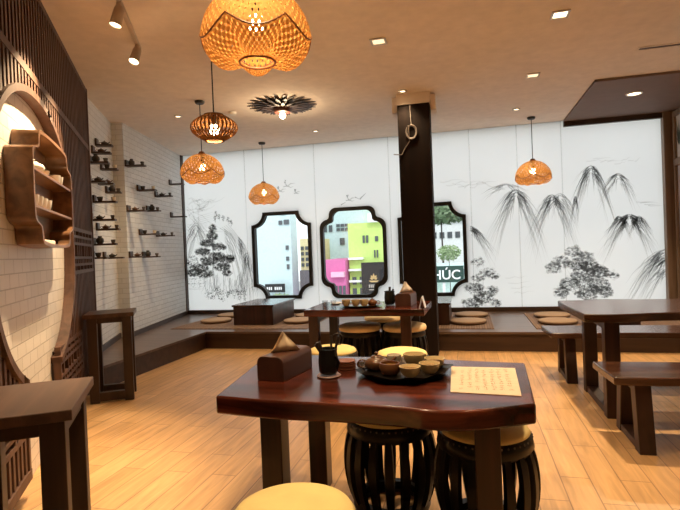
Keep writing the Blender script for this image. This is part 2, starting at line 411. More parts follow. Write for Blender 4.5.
def peak(cx, cy, hw, hh, n=14, dark=True, sides=(-1, 1), wk=1.0):
    # rounded ink mountain: nested arches whose legs fall off on both flanks, darkest at the crest
    A = i1 if dark else i2
    def leg(d, m, off, L, I, w):
        t0 = random.uniform(0, .3)
        pts = []
        for i in range(9):
            t = t0 + (1-t0)*i/8
            pts.append((cx + d*hw*m*t**.72 + random.uniform(-.45, .45), cy + off + hh*L*t**1.25 + random.uniform(-.45, .45)))
        I.stroke(pts, w, .006)
    for d in sides:
        for k in range(n):
            m = random.uniform(.12, 1); off = random.uniform(0, .18)*hh*(1.1-m*.5)
            leg(d, m, off, random.uniform(.5, 1.15)*(.55+.45*m), random.choice((A, i2, i2, i3, i3)), random.uniform(.018, .032)*wk)
        for k in range(n//2):   # short dark hatching hugging the crest
            m = random.uniform(.25, .6); leg(d, m, random.uniform(.0, .25)*hh, random.uniform(.2, .4), random.choice((A, i2)), random.uniform(.022, .036)*wk)
        for k in range(n//2):
            leg(d, random.uniform(.7, 1.25), hh*random.uniform(.1, .4), random.uniform(.9, 1.5), i3, .05)
    for k in range(2):
        A.stroke([(cx+hw*f*random.uniform(.9, 1.1), cy+hh*(.02+.06*k)+hh*.9*abs(f)**1.6) for f in (-.36, -.24, -.12, 0, .12, .24, .36) if (f >= -.05 or -1 in sides) and (f <= .05 or 1 in sides)], .034*wk, .02)
# left pine
i1.stroke([(213, 226), (212.5, 240), (213.5, 255), (213, 270), (215, 288)], .05, .05)
for (x, y, a, b, k) in [(212.5, 229, 2.5, 3.5, 26), (212, 236, 4.5, 3.5, 40), (207, 243, 6, 3, 46), (219, 247, 6, 3, 44), (203, 252, 7, 3, 52), (217, 256, 7, 3.2, 54),
                        (209, 261, 8, 3.4, 66), (226, 260, 7, 2.6, 50), (230, 257.5, 4, 1.8, 22), (200, 268, 8, 3.2, 56), (194, 273, 6, 3, 40), (205, 274, 7, 3, 50), (222, 267, 7, 3.4, 54), (227, 273, 4, 2.6, 22)]:
    i1.foliage(x, y, a, b, k//3, .036); i2.foliage(x, y, a+1, b+.6, int(k*1.3), .046); i3.foliage(x, y, a+1.5, b+1.2, k//2, .07)
for (x, y) in [(215, 219), (219, 217), (223, 218), (228, 220), (231, 223), (216, 214)]: i2.foliage(x, y, 1.6, 3, 9, .03); i1.stroke(wig(x, y-3, x+.5, y+4, 3, .3), .03)
for t in range(34):
    x = random.uniform(212, 246); i2.stroke(wig(x, random.uniform(272, 286), x+random.uniform(-3, 4), random.uniform(288, 300), 5, .8), .022)
for t in range(16): x = random.uniform(206, 246); i1.foliage(x, random.uniform(288, 299), 3, 2.4, 8, .02)
for k in range(5):   # cave arcs
    i2.stroke([(187+k*1.2, 262-k*2), (191+k, 243-k), (199, 231-k*1.2), (210, 226-k*1.4)], .025)
    i2.stroke([(220+k*2, 228-k), (231+k*1.5, 235), (240+k*1.4, 246), (247+k, 262), (252+k, 280)], .028)
    i3.stroke([(188, 240-k*3), (200, 224-k*2), (214, 220-k*2)], .05)
    i2.stroke(wig(234+k*5, 240+k*4, 246+k*3.4, 270+k*5, 6, 1.2), .026)
for t in range(16): i3.stroke(wig(random.uniform(185, 200), random.uniform(205, 240), random.uniform(200, 240), random.uniform(225, 260), 6, 1.5), .035)
for t in range(24):
    x = random.uniform(240, 260); y = random.uniform(262, 290); i2.stroke(wig(x, y, x+random.uniform(-4, 3), y+random.uniform(6, 14), 4, .8), .02)
for k in range(4):   # pavilion lines
    i2.stroke(wig(187, 274+k*5, 207, 273+k*5.2, 4, .4), .022); i2.stroke(wig(189+k*5.5, 272, 189+k*5.5, 291, 3, .3), .02)
i1.foliage(190, 266, 4, 6, 40, .026); i2.foliage(193, 262, 6, 7, 70, .03); i2.foliage(197, 282, 9, 6, 40, .022)
peak(196, 222, 16, 40, 10, False); peak(238, 236, 13, 46, 15, sides=(1,)); peak(224, 228, 26, 60, 12, False, sides=(1,)); peak(247, 252, 7, 40, 8)
for t in range(46): x = random.uniform(204, 250); i2.stroke(wig(x, random.uniform(270, 290), x+random.uniform(-4, 5), random.uniform(290, 303), 5, 1), .024)
for t in range(22): x = random.uniform(204, 248); i1.foliage(x, random.uniform(290, 300), 2.5, 2, 6, .022)
for t in range(14): i3.stroke(wig(random.uniform(186, 200), random.uniform(196, 216), random.uniform(200, 226), random.uniform(196, 212), 6, 2), .06)
# cranes and flying birds
def bird(x, y, s):
    i1.stroke([(x-4*s, y+1*s), (x, y), (x+4*s, y+1.5*s), (x+7*s, y+.4*s)], .03)
    i2.stroke([(x, y), (x-2*s, y-3*s), (x-1*s, y-6*s)], .05); i2.stroke([(x+1*s, y), (x+4*s, y-2.5*s), (x+9*s, y-3*s)], .045)
    i1.foliage(x-2*s, y-5*s, 1, 1.5, 4, .025)
bird(287, 186, .95); bird(280, 191, .7); bird(296, 193, .5)
bird(349, 200, .8); i1.stroke([(341, 205), (346, 202)], .05); i1.stroke([(355, 197), (361, 200)], .035); i1.stroke([(360, 199), (366, 193)], .06); bird(404, 161, .5)
# right hand mountains
peak(470, 226, 24, 24, 22, sides=(1,), wk=1.3); peak(516, 189, 27, 44, 26); peak(552, 194, 23, 38, 22); peak(591, 165, 22, 40, 22); peak(618, 173, 19, 24, 14)
peak(629, 214, 26, 30, 30, wk=1.3); peak(619, 216, 12, 16, 10, wk=1.2); peak(639, 216, 12, 16, 10, wk=1.2); peak(575, 196, 4, 20, 6); peak(506, 184, 26, 12, 7, False); peak(560, 193, 22, 30, 8, False)
peak(668, 248, 46, 50, 20, sides=(-1,), wk=1.7); peak(668, 268, 30, 34, 8, sides=(-1,), wk=1.2)
for k in range(10): i3.stroke(wig(440+k*6, 186+random.uniform(-4, 4), 462+k*6, 184+random.uniform(-5, 5), 5, 1.5), .04)
for k in range(8): i3.stroke(wig(586+k*7, 162+random.uniform(-3, 3), 606+k*5, 160+random.uniform(-3, 3), 5, 1), .03)
for k in range(4): i2.stroke(wig(636+k*4, 202+k*1.2, 656+k*2, 201+k*1.5, 4, .5), .02)
# right hand trees
for (x, y, a, b, k) in [(573, 252, 8, 3.5, 34), (585, 256, 7, 3, 30), (561, 262, 8, 4, 40), (553, 268, 7, 3.4, 30), (577, 264, 9, 4, 56), (590, 266, 8, 4, 60), (600, 272, 8, 4, 60), (583, 275, 11, 5, 80),
                        (570, 284, 9, 4.5, 60), (598, 284, 10, 5, 56), (562, 292, 6, 3.5, 40), (588, 292, 12, 5, 80), (606, 292, 6, 4, 34), (613, 275, 5, 2, 14)]:
    heavy = x > 565 and y > 262
    i2.foliage(x, y, a*1.15, b*1.45, int(k*1.3), .040); i3.foliage(x, y, a+2, b+3, k//2, .06)
    if heavy: i1.foliage(x, y, a, b*.8, k//7, .036)
for k in range(10): i2.stroke(wig(584, 296, random.uniform(560, 606), random.uniform(256, 282), 6, 1), .025)
for (x, y, a, b, k) in [(478, 262, 6, 4, 20), (487, 272, 7, 4, 24), (494, 276, 5, 3, 18), (474, 288, 9, 5, 50), (484, 297, 10, 6, 70), (472, 303, 10, 5, 60), (493, 290, 5, 4, 26), (496, 303, 4, 4, 20), (478, 278, 6, 4, 22)]:
    i2.foliage(x, y, a, b, int(k*1.2), .038); i3.foliage(x, y, a+1, b+1, k//2, .06)
    if y > 285: i1.foliage(x, y, a*.8, b*.7, k//5, .036)
for k in range(6): i2.stroke(wig(482, 306, random.uniform(472, 498), random.uniform(258, 280), 6, 1), .02)
for k in range(4): i3.stroke(wig(505+k*3, 278+k*5, 528+k*2, 276+k*5, 5, 1.5), .03)
i1.m.build('ink_painting_dark', M['ink1'], mural, smooth=0); i2.m.build('ink_painting_grey', M['ink2'], mural, smooth=0); i3.m.build('ink_painting_wash', M['ink3'], mural, smooth=0)
sm = MB()
for px in (247, 316.5, 391, 472, 519.5, 564):
    x, _ = wallpt(px, 230); 
    sm.box(x-.008, x+.008, MURAL_Y-.002, MURAL_Y-.001, MZ0, MZ1)
sm.build('panel_seam', M['seam'], mural, smooth=0)
# right corner post and side wall trims
struct(MB().box(3.04, 3.2, 8.98, 9.1, PZ, CEIL-.03).build('trim_3', M['post'], bevel=.006, smooth=0))
struct(MB().box(-5.46, -5.40, 9.02, 9.1, PZ, CEIL).build('trim_4', M['shelf_dark'], smooth=0))

# framed palm panel on the right wall
pp = thing('picture_panel', 'tall wood framed panel with palm leaves on the right wall beside the corner post', 'picture', (3.2, 8.1, PZ))
f = MB()
for y0, y1 in ((-.85, -.79), (.79, .85)): f.box(-.05, 0, y0, y1, .0, 3.08)
for z0, z1 in ((0, .08), (2.25, 2.36), (3.0, 3.08)): f.box(-.05, 0, -.79, .79, z0, z1)
f.build('frame', M['post'], pp, bevel=.004, smooth=0)
MB().box(-.015, -.002, -.79, .79, .08, 2.25).build('lower_panel', plain('mauve grey panel', (.42, .36, .36), .5), pp, smooth=0)
MB().box(-.015, -.002, -.79, .79, 2.36, 3.0).build('upper_panel', plain('pale grey panel', (.60, .54, .50), .5), pp, smooth=0)
up_, lo_ = MB(), MB()
for (y, z, s) in ((.70, 2.55, .5), (.2, 2.5, .5), (-.4, 2.5, .5), (.66, .9, .5), (.1, .8, .6), (-.5, .9, .5)):
    lf = up_ if z > 2.3 else lo_
    for k in range(-5, 6):
        a = pi/2 + k*.24; L = s*random.uniform(.75, 1)
        e = (y+L*cos(a)*.55, z+L*sin(a)*.85)
        if z > 2.3: e = (min(max(e[0], -.78), .78), min(e[1], 2.98))
        m_ = ((y+e[0])/2, (z+e[1])/2); w = .016
        lf.add([(-.018, y, z), (-.018, m_[0]-w*sin(a), m_[1]+w*cos(a)), (-.018, *e), (-.018, m_[0]+w*sin(a), m_[1]-w*cos(a))], [(0, 1, 2, 3)])
pm_ = plain('palm leaf print', (.05, .07, .05), .6); up_.build('palm_print', pm_, pp, smooth=0); lo_.build('palm_print', pm_, pp, smooth=0)

# ------------------------------------------------------------------ column
cl = thing('column', 'dark brown square column standing between the tables and the platform', 'column', (-.61, 6.8, 0))
MB().box(-.205, .205, -.16, .16, 0, CEIL-.14).build('shaft', M['column'], cl, bevel=.006, smooth=0)
MB().box(-.215, .215, -.17, .17, CEIL-.14, CEIL).build('ceiling_cap', M['ceiling'], cl, bevel=.004, smooth=0)
for sx in (-1, 1): MB().box(min(sx*.215, sx*.28), max(sx*.215, sx*.28), -.10, .14, CEIL-.22, CEIL-.02).build('ceiling_bracket', M['ceiling'], cl, bevel=.004, smooth=0)
cc = MB(); pts = [(-.04, -.168, 3.25), (-.035, -.168, 3.1), (-.03, -.168, 2.98)]
for k in range(36):
    a = k*2*pi/12; r = .055 + .006*(k/12); pts.append((-.03+r*sin(a), -.17-.004*(k//12), 2.90+r*1.35*cos(a)))
pts += [(-.06, -.17, 2.78), (-.12, -.17, 2.70), (-.16, -.17, 2.62), (-.21, -.17, 2.62), (-.27, -.17, 2.63)]
tag(cc.tube(pts, .007, 6).build('speaker_cable', M['cable'], loc=(-.61, 6.8, 0)), 'grey coiled cable hanging on the front of the dark column', 'cable')

# ------------------------------------------------------------------ lattice screen with moon opening on the left wall
ROTL = atan2(-U.y, -U.x)
ls = thing('lattice_screen', 'tall brown wooden lattice screen with a round moon opening on the left wall', 'screen', P0, ROTL)
# local frame: x = -s, y = outward from wall, z up
mc_s, mc_z, ma, mb2, mn = .66, 1.58, 1.13, .965, 2.25; ga, gb = .12, 1.08
S0, S1, ZB, ZT = -2.2, 3.14, .10, CEIL
def moon_half(d, g=0):
    # half height of the moon opening at horizontal distance d, grown by g
    q = abs(d)/(ma+g)
    return 0 if q >= 1 else (mb2+g)*(1-q**mn)**(1/mn)
def moon_arc(g=0, n=72):
    # from the right foot over the top to the left foot
    def ang(dx): return atan2(-moon_half(dx, g)/(mb2+g), dx/(ma+g))
    a0, a1 = ang(gb-mc_s), ang(ga-mc_s)+2*pi
    o = []
    for i in range(n+1):
        a = a0+(a1-a0)*i/n; c, q = cos(a), sin(a)
        r = (abs(c)**mn+abs(q)**mn)**(-1/mn)
        o.append((mc_s+(ma+g)*r*c, mc_z+(mb2+g)*r*q))
    return o
def keyhole(g, g0, g1, zb): return moon_arc(g, 56) + [(g0, zb), (g1, zb)]
FRET = [(1.80, 3.08, 1.32, 1.70), (1.12, 2.10, .40, .70), (-.75, .08, .40, .70)]
def rect(a, b, c, d): return [(a, c), (b, c), (b, d), (a, d)]
kh = keyhole(.02, ga, gb, ZB)
outer = [(S0, ZT), (S0, ZB), (ga, ZB)] + kh[:-2][::-1] + [(gb, ZB), (S1, ZB), (S1, ZT)]
plate('backing', [outer] + [rect(*r) for r in FRET], .012, M['lattice_dark'], ls, T=lambda a, b, d: Vector((-a, .006+d, b)))
sl = MB()
def cut(lo, hi, holes):
    seg = [(lo, hi)]
    for h0, h1 in holes:
        o = []
        for a, b in seg:
            if h1 <= a or h0 >= b: o.append((a, b)); continue
            if h0 > a: o.append((a, h0))
            if h1 < b: o.append((h1, b))
        seg = o
    return [q for q in seg if q[1]-q[0] > .015]
s = S0+.06
while s < S1-.04:
    holes = []
    q = moon_half(s-mc_s, .04)
    if q: holes.append((mc_z-q, mc_z+q))
    if ga-.03 < s < gb+.03: holes.append((0, mc_z))
    for a, b, c, e in FRET:
        if a-.02 < s < b+.02: holes.append((c, e))
    for a, b in cut(ZB+.05, ZT-.03, holes): sl.box(-s-.018, -s+.018, .03, .065, a, b)
    s += .078
sl.build('slats', M['lattice'], ls, smooth=0)
rl = MB()
rl.box(-S1, -S0, .02, .07, 2.68, 2.735); rl.box(-S1, -S0, .02, .07, ZT-.05, ZT-.002)
rl.box(-S1, -(gb), .02, .075, ZB, ZB+.06); rl.box(-ga, -S0, .02, .075, ZB, ZB+.06)
rl.box(-S1, -S1+.045, .02, .075, ZB, ZT-.002); rl.box(-S0-.045, -S0, .02, .075, ZB, ZT-.002)
rl.box(-gb-.035, -gb, .02, .072, ZB, .66); rl.box(-ga, -ga+.035, .02, .072, ZB, .66)
rl.build('rails', M['lattice'], ls, smooth=0)
rim = MB()
inn = moon_arc(0, 72); out = moon_arc(.045, 72)
for i in range(72):
    b_ = [inn[i], out[i], out[i+1], inn[i+1]]
    rim.add([(-x, .002, z) for x, z in b_]+[(-x, .085, z) for x, z in b_], [(0, 1, 2, 3), (4, 5, 6, 7), (0, 1, 5, 4), (1, 2, 6, 5), (2, 3, 7, 6), (3, 0, 4, 7)])
rim.build('moon_rim', M['lattice'], ls, smooth=30)
for a, b, c, e in FRET:
    fr = MB(); t = .013; y0, y1 = .025, .068
    fr.box(-b-.02, -a+.02, y0, y1, c-.035, c); fr.box(-b-.02, -a+.02, y0, y1, e, e+.035)
    w = .40; x = a
    while x < b-.05:
        x1 = min(x+w, b); xm = (x+x1)/2; h = e-c
        fr.box(-x-t, -x+t, y0, y1, c, e)
        fr.box(-xm-t, -xm+t, y0, y1, c, c+h*.32); fr.box(-xm-t, -xm+t, y0, y1, e-h*.32, e)
        for zz in (c+h*.32, c+h*.68): fr.box(-x1, -x, y0, y1, zz-t, zz+t)
        for xx in (x+(x1-x)*.28, x+(x1-x)*.72): fr.box(-xx-t, -xx+t, y0, y1, c+h*.14, c+h*.86)
        fr.box(-x1, -x, y0, y1, c+h*.14-t, c+h*.14+t); fr.box(-x1, -x, y0, y1, c+h*.86-t, c+h*.86+t)
        x = x1
    fr.box(-b-t, -b+t, y0, y1, c, e)
    fr.build('fret_panel', M['lattice'], ls, smooth=0)

# ------------------------------------------------------------------ display shelf inside the moon opening
SD = .155
ds = thing('display_shelf', 'brown wooden wall shelf with scooped corners holding white teaware inside the moon opening', 'shelf', Lw(.73, 0.0, 0), ROTL)
def shelf_outline(d):
    hw, z0, z1 = .635-d, 1.515+d, 2.285-d
    n1 = .17; zs0, zs1 = 1.665+d*.3, 2.135-d*.3
    r = .06
    pts = []
    # right side upward, with an ogee into the narrower top
    right = [(hw-.03, zs0), (hw, zs0+.05), (hw, zs1-.05), (hw-.02, zs1)]
    top = [(hw-n1+.03, zs1+.015), (hw-n1, zs1+.04), (hw-n1, z1-.05), (hw-n1-.05, z1)]
    pts = right+top
    pts += [(-x, z) for x, z in top[::-1]] + [(-x, z) for x, z in right[::-1]]
    bot = [(-hw+n1-.03, zs0-.015), (-hw+n1, zs0-.04), (-hw+n1, z0+.05), (-hw+n1+.05, z0)]
    pts += bot + [(-x, z) for x, z in bot[::-1]]
    return pts
def chaikin(p, n=2):
    for _ in range(n):
        q = []
        for i in range(len(p)):
            a, b = p[i], p[(i+1) % len(p)]
            q += [(a[0]*.75+b[0]*.25, a[1]*.75+b[1]*.25), (a[0]*.25+b[0]*.75, a[1]*.25+b[1]*.75)]
        p = q
    return p
plate('case', [chaikin(shelf_outline(0)), chaikin(shelf_outline(.022))], SD, M['shelf_wood'], ds, T=lambda a, b, d: Vector((a, d+.004, b)))
plate('back_panel', [chaikin(shelf_outline(.015))], .008, M['shelf_wood'], ds, T=lambda a, b, d: Vector((a, d+.005, b)))
SHZ = (2.01, 1.775)
for z in SHZ: MB().box(-.62, .62, .012, SD-.004, z-.018, z).build('shelf_board', M['shelf_wood'], ds, bevel=.002, smooth=0)

# small teaware: cups and pots
def cup_prof(r, h, t=.004):
    return [(1e-5, 0), (r*.55, 0), (r*.6, h*.05), (r*.85, h*.4), (r, h), (r-t, h), (r*.8-t, h*.42), (r*.5, h*.12), (1e-5, h*.10)]
def make_cup(name, label, cat, r, h, mat, loc, group=None, tea=False):
    o = MB().lathe(cup_prof(r, h), 24).build(name, mat, loc=loc, smooth=50); tag(o, label, cat, group)
    if tea: MB().lathe([(1e-5, h*.70), (r*.88, h*.70), (r*.88, h*.71), (1e-5, h*.71)], 24).build('tea', M['tea'], o, smooth=50)
    return o
def dshelf(x, y, z):  # local -> world of display shelf
    return ds.matrix_basis @ Vector((x, y, z))
bpy.context.view_layer.update()
row = [('leftmost', -.34), ('second from left', -.20), ('third from left', -.08), ('fourth from left', .06)]
dmw = Matrix.Translation(Lw(.73, 0, 0)) @ Matrix.Rotation(ROTL, 4, 'Z')
def putd(xs, z, y=.085): return dmw @ Vector((-xs, y, z))
for k, xs in enumerate((-.55, -.44, -.33, -.22, -.10)):
    make_cup('tea_cup', '%s white tea cup on the lower board of the display shelf' % ['nearest', 'second nearest', 'middle', 'second farthest', 'farthest'][k], 'cup', .046, .080, M['cream_white'], putd(xs*1.1+.10, SHZ[1]), 'cups on the lower shelf board')
for k, xs in enumerate((.28, .38)):
    make_cup('tea_cup', '%s of the two white cups at the far end of the upper display board' % ['nearer', 'farther'][k], 'cup', .046, .078, M['cream_white'], putd(xs+.06, SHZ[0]), 'cups on the upper shelf board')
for k, xs in enumerate((-.56, -.48)):
    make_cup('tea_cup', '%s of the two white cups at the near end of the upper display board' % ['nearer', 'farther'][k], 'cup', .044, .082, M['cream_white'], putd(xs*1.05+.02, SHZ[0]), 'cups on the upper shelf board')
def make_teapot(name, label, loc, r, mat, rotz=0, group=None, detail=True, hr=.68, lidmat=None):
    t = thing(name, label, 'teapot', loc, rotz, group)
    h = r*hr*1.35
    MB().lathe([(1e-5, 0), (r*.6, 0), (r*.82, h*.16), (r, h*.5), (r*.86, h*.8), (r*.5, h*.98), (1e-5, h)], 24).build('body', mat, t, smooth=60)
    MB().lathe([(1e-5, h*.97), (r*.48, h*.98), (r*.40, h*1.1), (r*.14, h*1.18), (1e-5, h*1.19)], 20).build('lid', lidmat or mat, t, smooth=60)
    MB().lathe([(1e-5, h*1.17), (r*.1, h*1.18), (r*.1, h*1.24), (r*.17, h*1.34), (r*.1, h*1.42), (1e-5, h*1.43)], 16).build('knob', lidmat or mat, bpy.data.objects[[c for c in t.children if c.name.startswith('lid')][0].name], smooth=60)
    MB().tube([(r*.8, 0, h*.4), (r*1.15, 0, h*.55), (r*1.4, 0, h*.85), (r*1.55, 0, h*.98)], r*.2, 8, True, r*.09).build('spout', mat, t, smooth=60)
    MB().tube([(-r*.9, 0, h*.72)]+[(-r*(1.12+.36*sin(radians(a))), 0, h*(.5+.32*cos(radians(a)))) for a in range(0, 181, 20)]+[(-r*.92, 0, h*.24)], r*.075, 6).build('handle', mat, t, smooth=60)
    return t
tp = make_teapot('teapot', 'white teapot between the cups on the upper board of the display shelf', putd(-.30, SHZ[0]), .07, M['cream_white'], ROTL)
bowl = make_cup('tea_bowl', 'low pale bowl beside the white teapot on the upper display board', 'bowl', .062, .04, M['cream'], putd(-.12, SHZ[0]))
tag(MB().tube([(-.10, 0, .02), (0, .01, .045), (.10, 0, .07)], .007, 6).build('wooden_scoop', M['tool'], loc=putd(.06, SHZ[0]), rotz=ROTL), 'brown wooden tea scoop lying on the upper board of the display shelf', 'scoop')
o = MB(); o.box(-.16, .16, -.04, .04, 0, .03); tag(o.build('tea_tray', M['cream'], loc=putd(-.06, 1.538, .08), rotz=ROTL, bevel=.006), 'pale flat tea tray lying on the bottom of the display shelf', 'tray')

# ------------------------------------------------------------------ consoles by the left wall
def console(name, label, s0, s1, o0, o1, H):
    # local: x = -s (toward camera positive), y outward
    c = thing(name, label, 'console table', Lw((s0+s1)/2, (o0+o1)/2, 0), ROTL)
    hx, hy = (s1-s0)/2, (o1-o0)/2
    MB().box(-hx-.03, hx+.03, -hy-.03, hy+.03, H-.04, H).build('top', M['console'], c, bevel=.004, smooth=0)
    for sx in (-1, 1):
        x0, x1 = (hx-.07, hx) if sx > 0 else (-hx, -hx+.07)
        for sy in (-1, 1):
            y0, y1 = (hy-.085, hy) if sy > 0 else (-hy, -hy+.085)
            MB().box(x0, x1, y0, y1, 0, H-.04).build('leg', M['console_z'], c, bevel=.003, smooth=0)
        MB().box(x0+.005, x1-.005, -hy+.085, hy-.085, 0.015, .10).build('bottom_rail', M['console_z'], c, bevel=.003, smooth=0)
        MB().box(x0+.005, x1-.005, -hy+.085, hy-.085, H-.095, H-.04).build('top_rail', M['console_z'], c, bevel=.003, smooth=0)
    for sy in (-1, 1):
        y0, y1 = (hy-.06, hy-.01) if sy > 0 else (-hy+.01, -hy+.06)
        MB().box(-hx+.07, hx-.07, y0, y1, H-.115, H-.04).build('side_rail', M['console_z'], c, bevel=.003, smooth=0)
    return c
console('console_table', 'tall brown console table by the left wall in the foreground under the display shelf', -1.34, -.86, .13, .54, .88)
console('console_table', 'tall brown console table farther back beside the raised platform and lattice end', 2.08, 2.46, .12, .52, .88)

# ------------------------------------------------------------------ little shelves with tea things on the tiled walls
def wall_frame(A, B):
    d = (B-A).normalized(); n = Vector((d.y, -d.x, 0)); return A, d, n, atan2(d.y, d.x)
SH_A = [(.46, .20, 2.887), (.26, .22, 2.753), (.09, .23, 2.602), (.68, .21, 2.616), (.03, .20, 2.361), (.52, .19, 2.401), (.90, .20, 2.335), (.23, .27, 2.138), (.03, .29, 1.901), (.33, .27, 1.801), (.12, .27, 1.608), (.03, .18, 1.444), (.61, .25, 1.439)]
SH_B = [(.07, .28, 2.785), (.47, .28, 2.47), (1.2, .28, 2.454), (.06, .27, 2.12), (.80, .21, 2.177), (.47, .27, 1.786), (1.19, .29, 1.782), (.07, .19, 1.441), (.55, .26, 1.434), (1.93, .26, 2.751), (1.93, .28, 2.153)]
SHW = .11
def tiny_shelf(fr, s0, L, z, where, n):
    # local x runs straight out of the wall
    A, d, nn, rz = fr
    t = thing('wall_shelf', '%s small dark wooden shelf jutting from the %s' % (n, where), 'wall shelf', A + d*(s0+.15) + nn*.002 + Vector((0, 0, z)), atan2(nn.y, nn.x), 'small shelves on the ' + where)
    MB().box(0, L, -SHW/2, SHW/2, -.022, 0).build('plank', M['shelf_dark'], t, bevel=.002, smooth=0)
    MB().box(0, .025, -SHW/2, SHW/2, 0, .075).build('wall_plate', M['shelf_dark'], t, bevel=.002, smooth=0)
    return t
proto_pot = None
def small_pot(loc, rz, label, r, mat):
    return make_teapot('teapot', label, loc, r, mat, rz, 'teapots on the wall shelves')
def names_by_height(lst):
    # a spoken position for every shelf of one wall, counted from the ceiling down
    order = sorted(range(len(lst)), key=lambda i: -lst[i][2]); r = {}
    for k, i in enumerate(order): r[i] = ORD[k] if k < len(lst)-1 else 'lowest'
    return r
A0s = A0 - (A1-A0).normalized()*0
for lst, fr, where in ((SH_A, wall_frame(A0, A1), 'recessed tiled wall'), (SH_B, wall_frame(B0, B1), 'rear tiled wall')):
    nm = names_by_height(lst)
    for i, (s0, L, z) in enumerate(lst):
        if lst is not SH_A: s0 -= .15
        tiny_shelf(fr, s0, L, z, where, nm[i])
        A, d, nn, rz = fr; ra = atan2(nn.y, nn.x)
        def at(u): return A + d*(s0+.15) + nn*(.002+u) + Vector((0, 0, z))
        sh = '%s shelf of the %s' % (nm[i], where)
        kind = (i*7+len(lst)) % 4
        if s0 > 1.6: continue
        if kind in (0, 1):
            small_pot(at(.105), ra, 'small dark teapot on the ' + sh, .042, M['dark_pot'] if kind else M['clay'])
            if L > .25: make_cup('tea_cup', 'small grey cup beside the teapot on the ' + sh, 'cup', .024, .045, M['grey_pot'], at(L-.035))
        elif kind == 2:
            make_cup('tea_cup', 'dark cup near the wall on the ' + sh, 'cup', .036, .055, M['dark_pot'], at(.075))
            if L > .18: make_cup('tea_cup', 'pale cup at the outer end of the ' + sh, 'cup', .030, .048, M['cream'], at(L-.04))
        else:
            o = MB().lathe([(1e-5, 0), (.03, 0), (.045, .025), (.042, .06), (.022, .078), (.024, .092), (1e-5, .092)], 20).build('tea_jar', M['dark_pot'], loc=at(.08), smooth=50)
            tag(o, 'small dark lidded tea jar on the ' + sh, 'jar')
            if L > .19: make_cup('tea_cup', 'small grey cup beside the tea jar on the ' + sh, 'cup', .028, .045, M['grey_pot'], at(L-.04))

# ------------------------------------------------------------------ tables
def slab(top, z, th, mat, parent, bevel=.008):
    return MB().prism(top, z-th, z).build('tabletop', mat, parent, bevel=bevel, smooth=30)
def catmull(pts, n=6):
    o = []
    for i in range(len(pts)-1):
        p0 = pts[max(i-1, 0)]; p1 = pts[i]; p2 = pts[i+1]; p3 = pts[min(i+2, len(pts)-1)]
        for k in range(n):
            t = k/n
            o.append(tuple(.5*(2*b+(c-a)*t+(2*a-5*b+4*c-d)*t*t+(3*b-a-3*c+d)*t**3) for a, b, c, d in zip(p0, p1, p2, p3)))
    return o+[pts[-1]]
TZ = .76
t1 = thing('dining_table', 'dark red live edge wooden table in the foreground holding the tea tray', 'table', (-.45, 2.6, 0))
fe = catmull([(-1.165, 2.16), (-.85, 2.115), (-.55, 2.11), (-.30, 2.09), (-.17, 2.065), (.0, 2.085), (.25, 2.20)])
be = catmull([(.285, 2.95), (0, 2.985), (-.4, 3.05), (-.8, 3.06), (-1.29, 3.17)])
slab([(x+.45, y-2.6) for x, y in fe+be], TZ, .085, M['red_wood'], t1, .01)
for (x, y) in ((-.945, 2.33), (-.90, 2.93), (.055, 2.265), (.06, 2.945)):
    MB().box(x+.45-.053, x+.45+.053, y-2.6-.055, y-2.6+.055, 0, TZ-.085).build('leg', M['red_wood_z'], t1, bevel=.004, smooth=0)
for x in (-.92, .057):
    MB().box(x+.45-.03, x+.45+.03, 2.41-2.6, 2.87-2.6, TZ-.16, TZ-.085).build('apron', M['red_wood_z'], t1, bevel=.003, smooth=0)
t2 = thing('dining_table', 'dark red wooden table in the middle of the room left of the column', 'table', (-1.13, 5.83, 0))
fe = catmull([(-1.80, 5.43), (-1.4, 5.39), (-1.0, 5.42), (-.46, 5.40)]); be = catmull([(-.44, 6.22), (-1.0, 6.26), (-1.79, 6.24)])
slab([(x+1.13, y-5.83) for x, y in fe+be], TZ, .075, M['red_wood'], t2)
for (x, y) in ((-1.695, 5.48), (-1.645, 6.16), (-.665, 5.48), (-.635, 6.16)):
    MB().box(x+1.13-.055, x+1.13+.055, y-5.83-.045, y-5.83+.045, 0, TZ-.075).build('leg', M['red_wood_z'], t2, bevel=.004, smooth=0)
for x in (-1.67, -.65): MB().box(x+1.13-.03, x+1.13+.03, 5.525-5.83, 6.115-5.83, TZ-.14, TZ-.075).build('apron', M['red_wood_z'], t2, bevel=.003, smooth=0)
RZ = .84
t3 = thing('long_dining_table', 'long dark walnut slab table on the right standing between two benches', 'table', (1.8, 4.82, 0))
fe = catmull([(.87, 4.33), (1.1, 4.31), (1.5, 4.40), (2.0, 4.40), (2.75, 4.36)]); be = catmull([(2.78, 5.34), (1.8, 5.36), (.84, 5.34)])
slab([(x-1.8, y-4.82) for x, y in fe+be], RZ, .065, M['bench_wood'], t3)
for x in (1.085, 2.5):
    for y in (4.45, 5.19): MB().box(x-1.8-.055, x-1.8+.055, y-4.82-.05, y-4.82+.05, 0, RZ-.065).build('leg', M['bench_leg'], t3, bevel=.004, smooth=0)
    MB().box(x-1.8-.045, x-1.8+.045, 4.50-4.82, 5.14-4.82, 0.004, .06).build('floor_rail', M['bench_leg'], t3, bevel=.003, smooth=0)
    MB().box(x-1.8-.045, x-1.8+.045, 4.50-4.82, 5.14-4.82, RZ-.14, RZ-.065).build('cross_rail', M['bench_leg'], t3, bevel=.003, smooth=0)
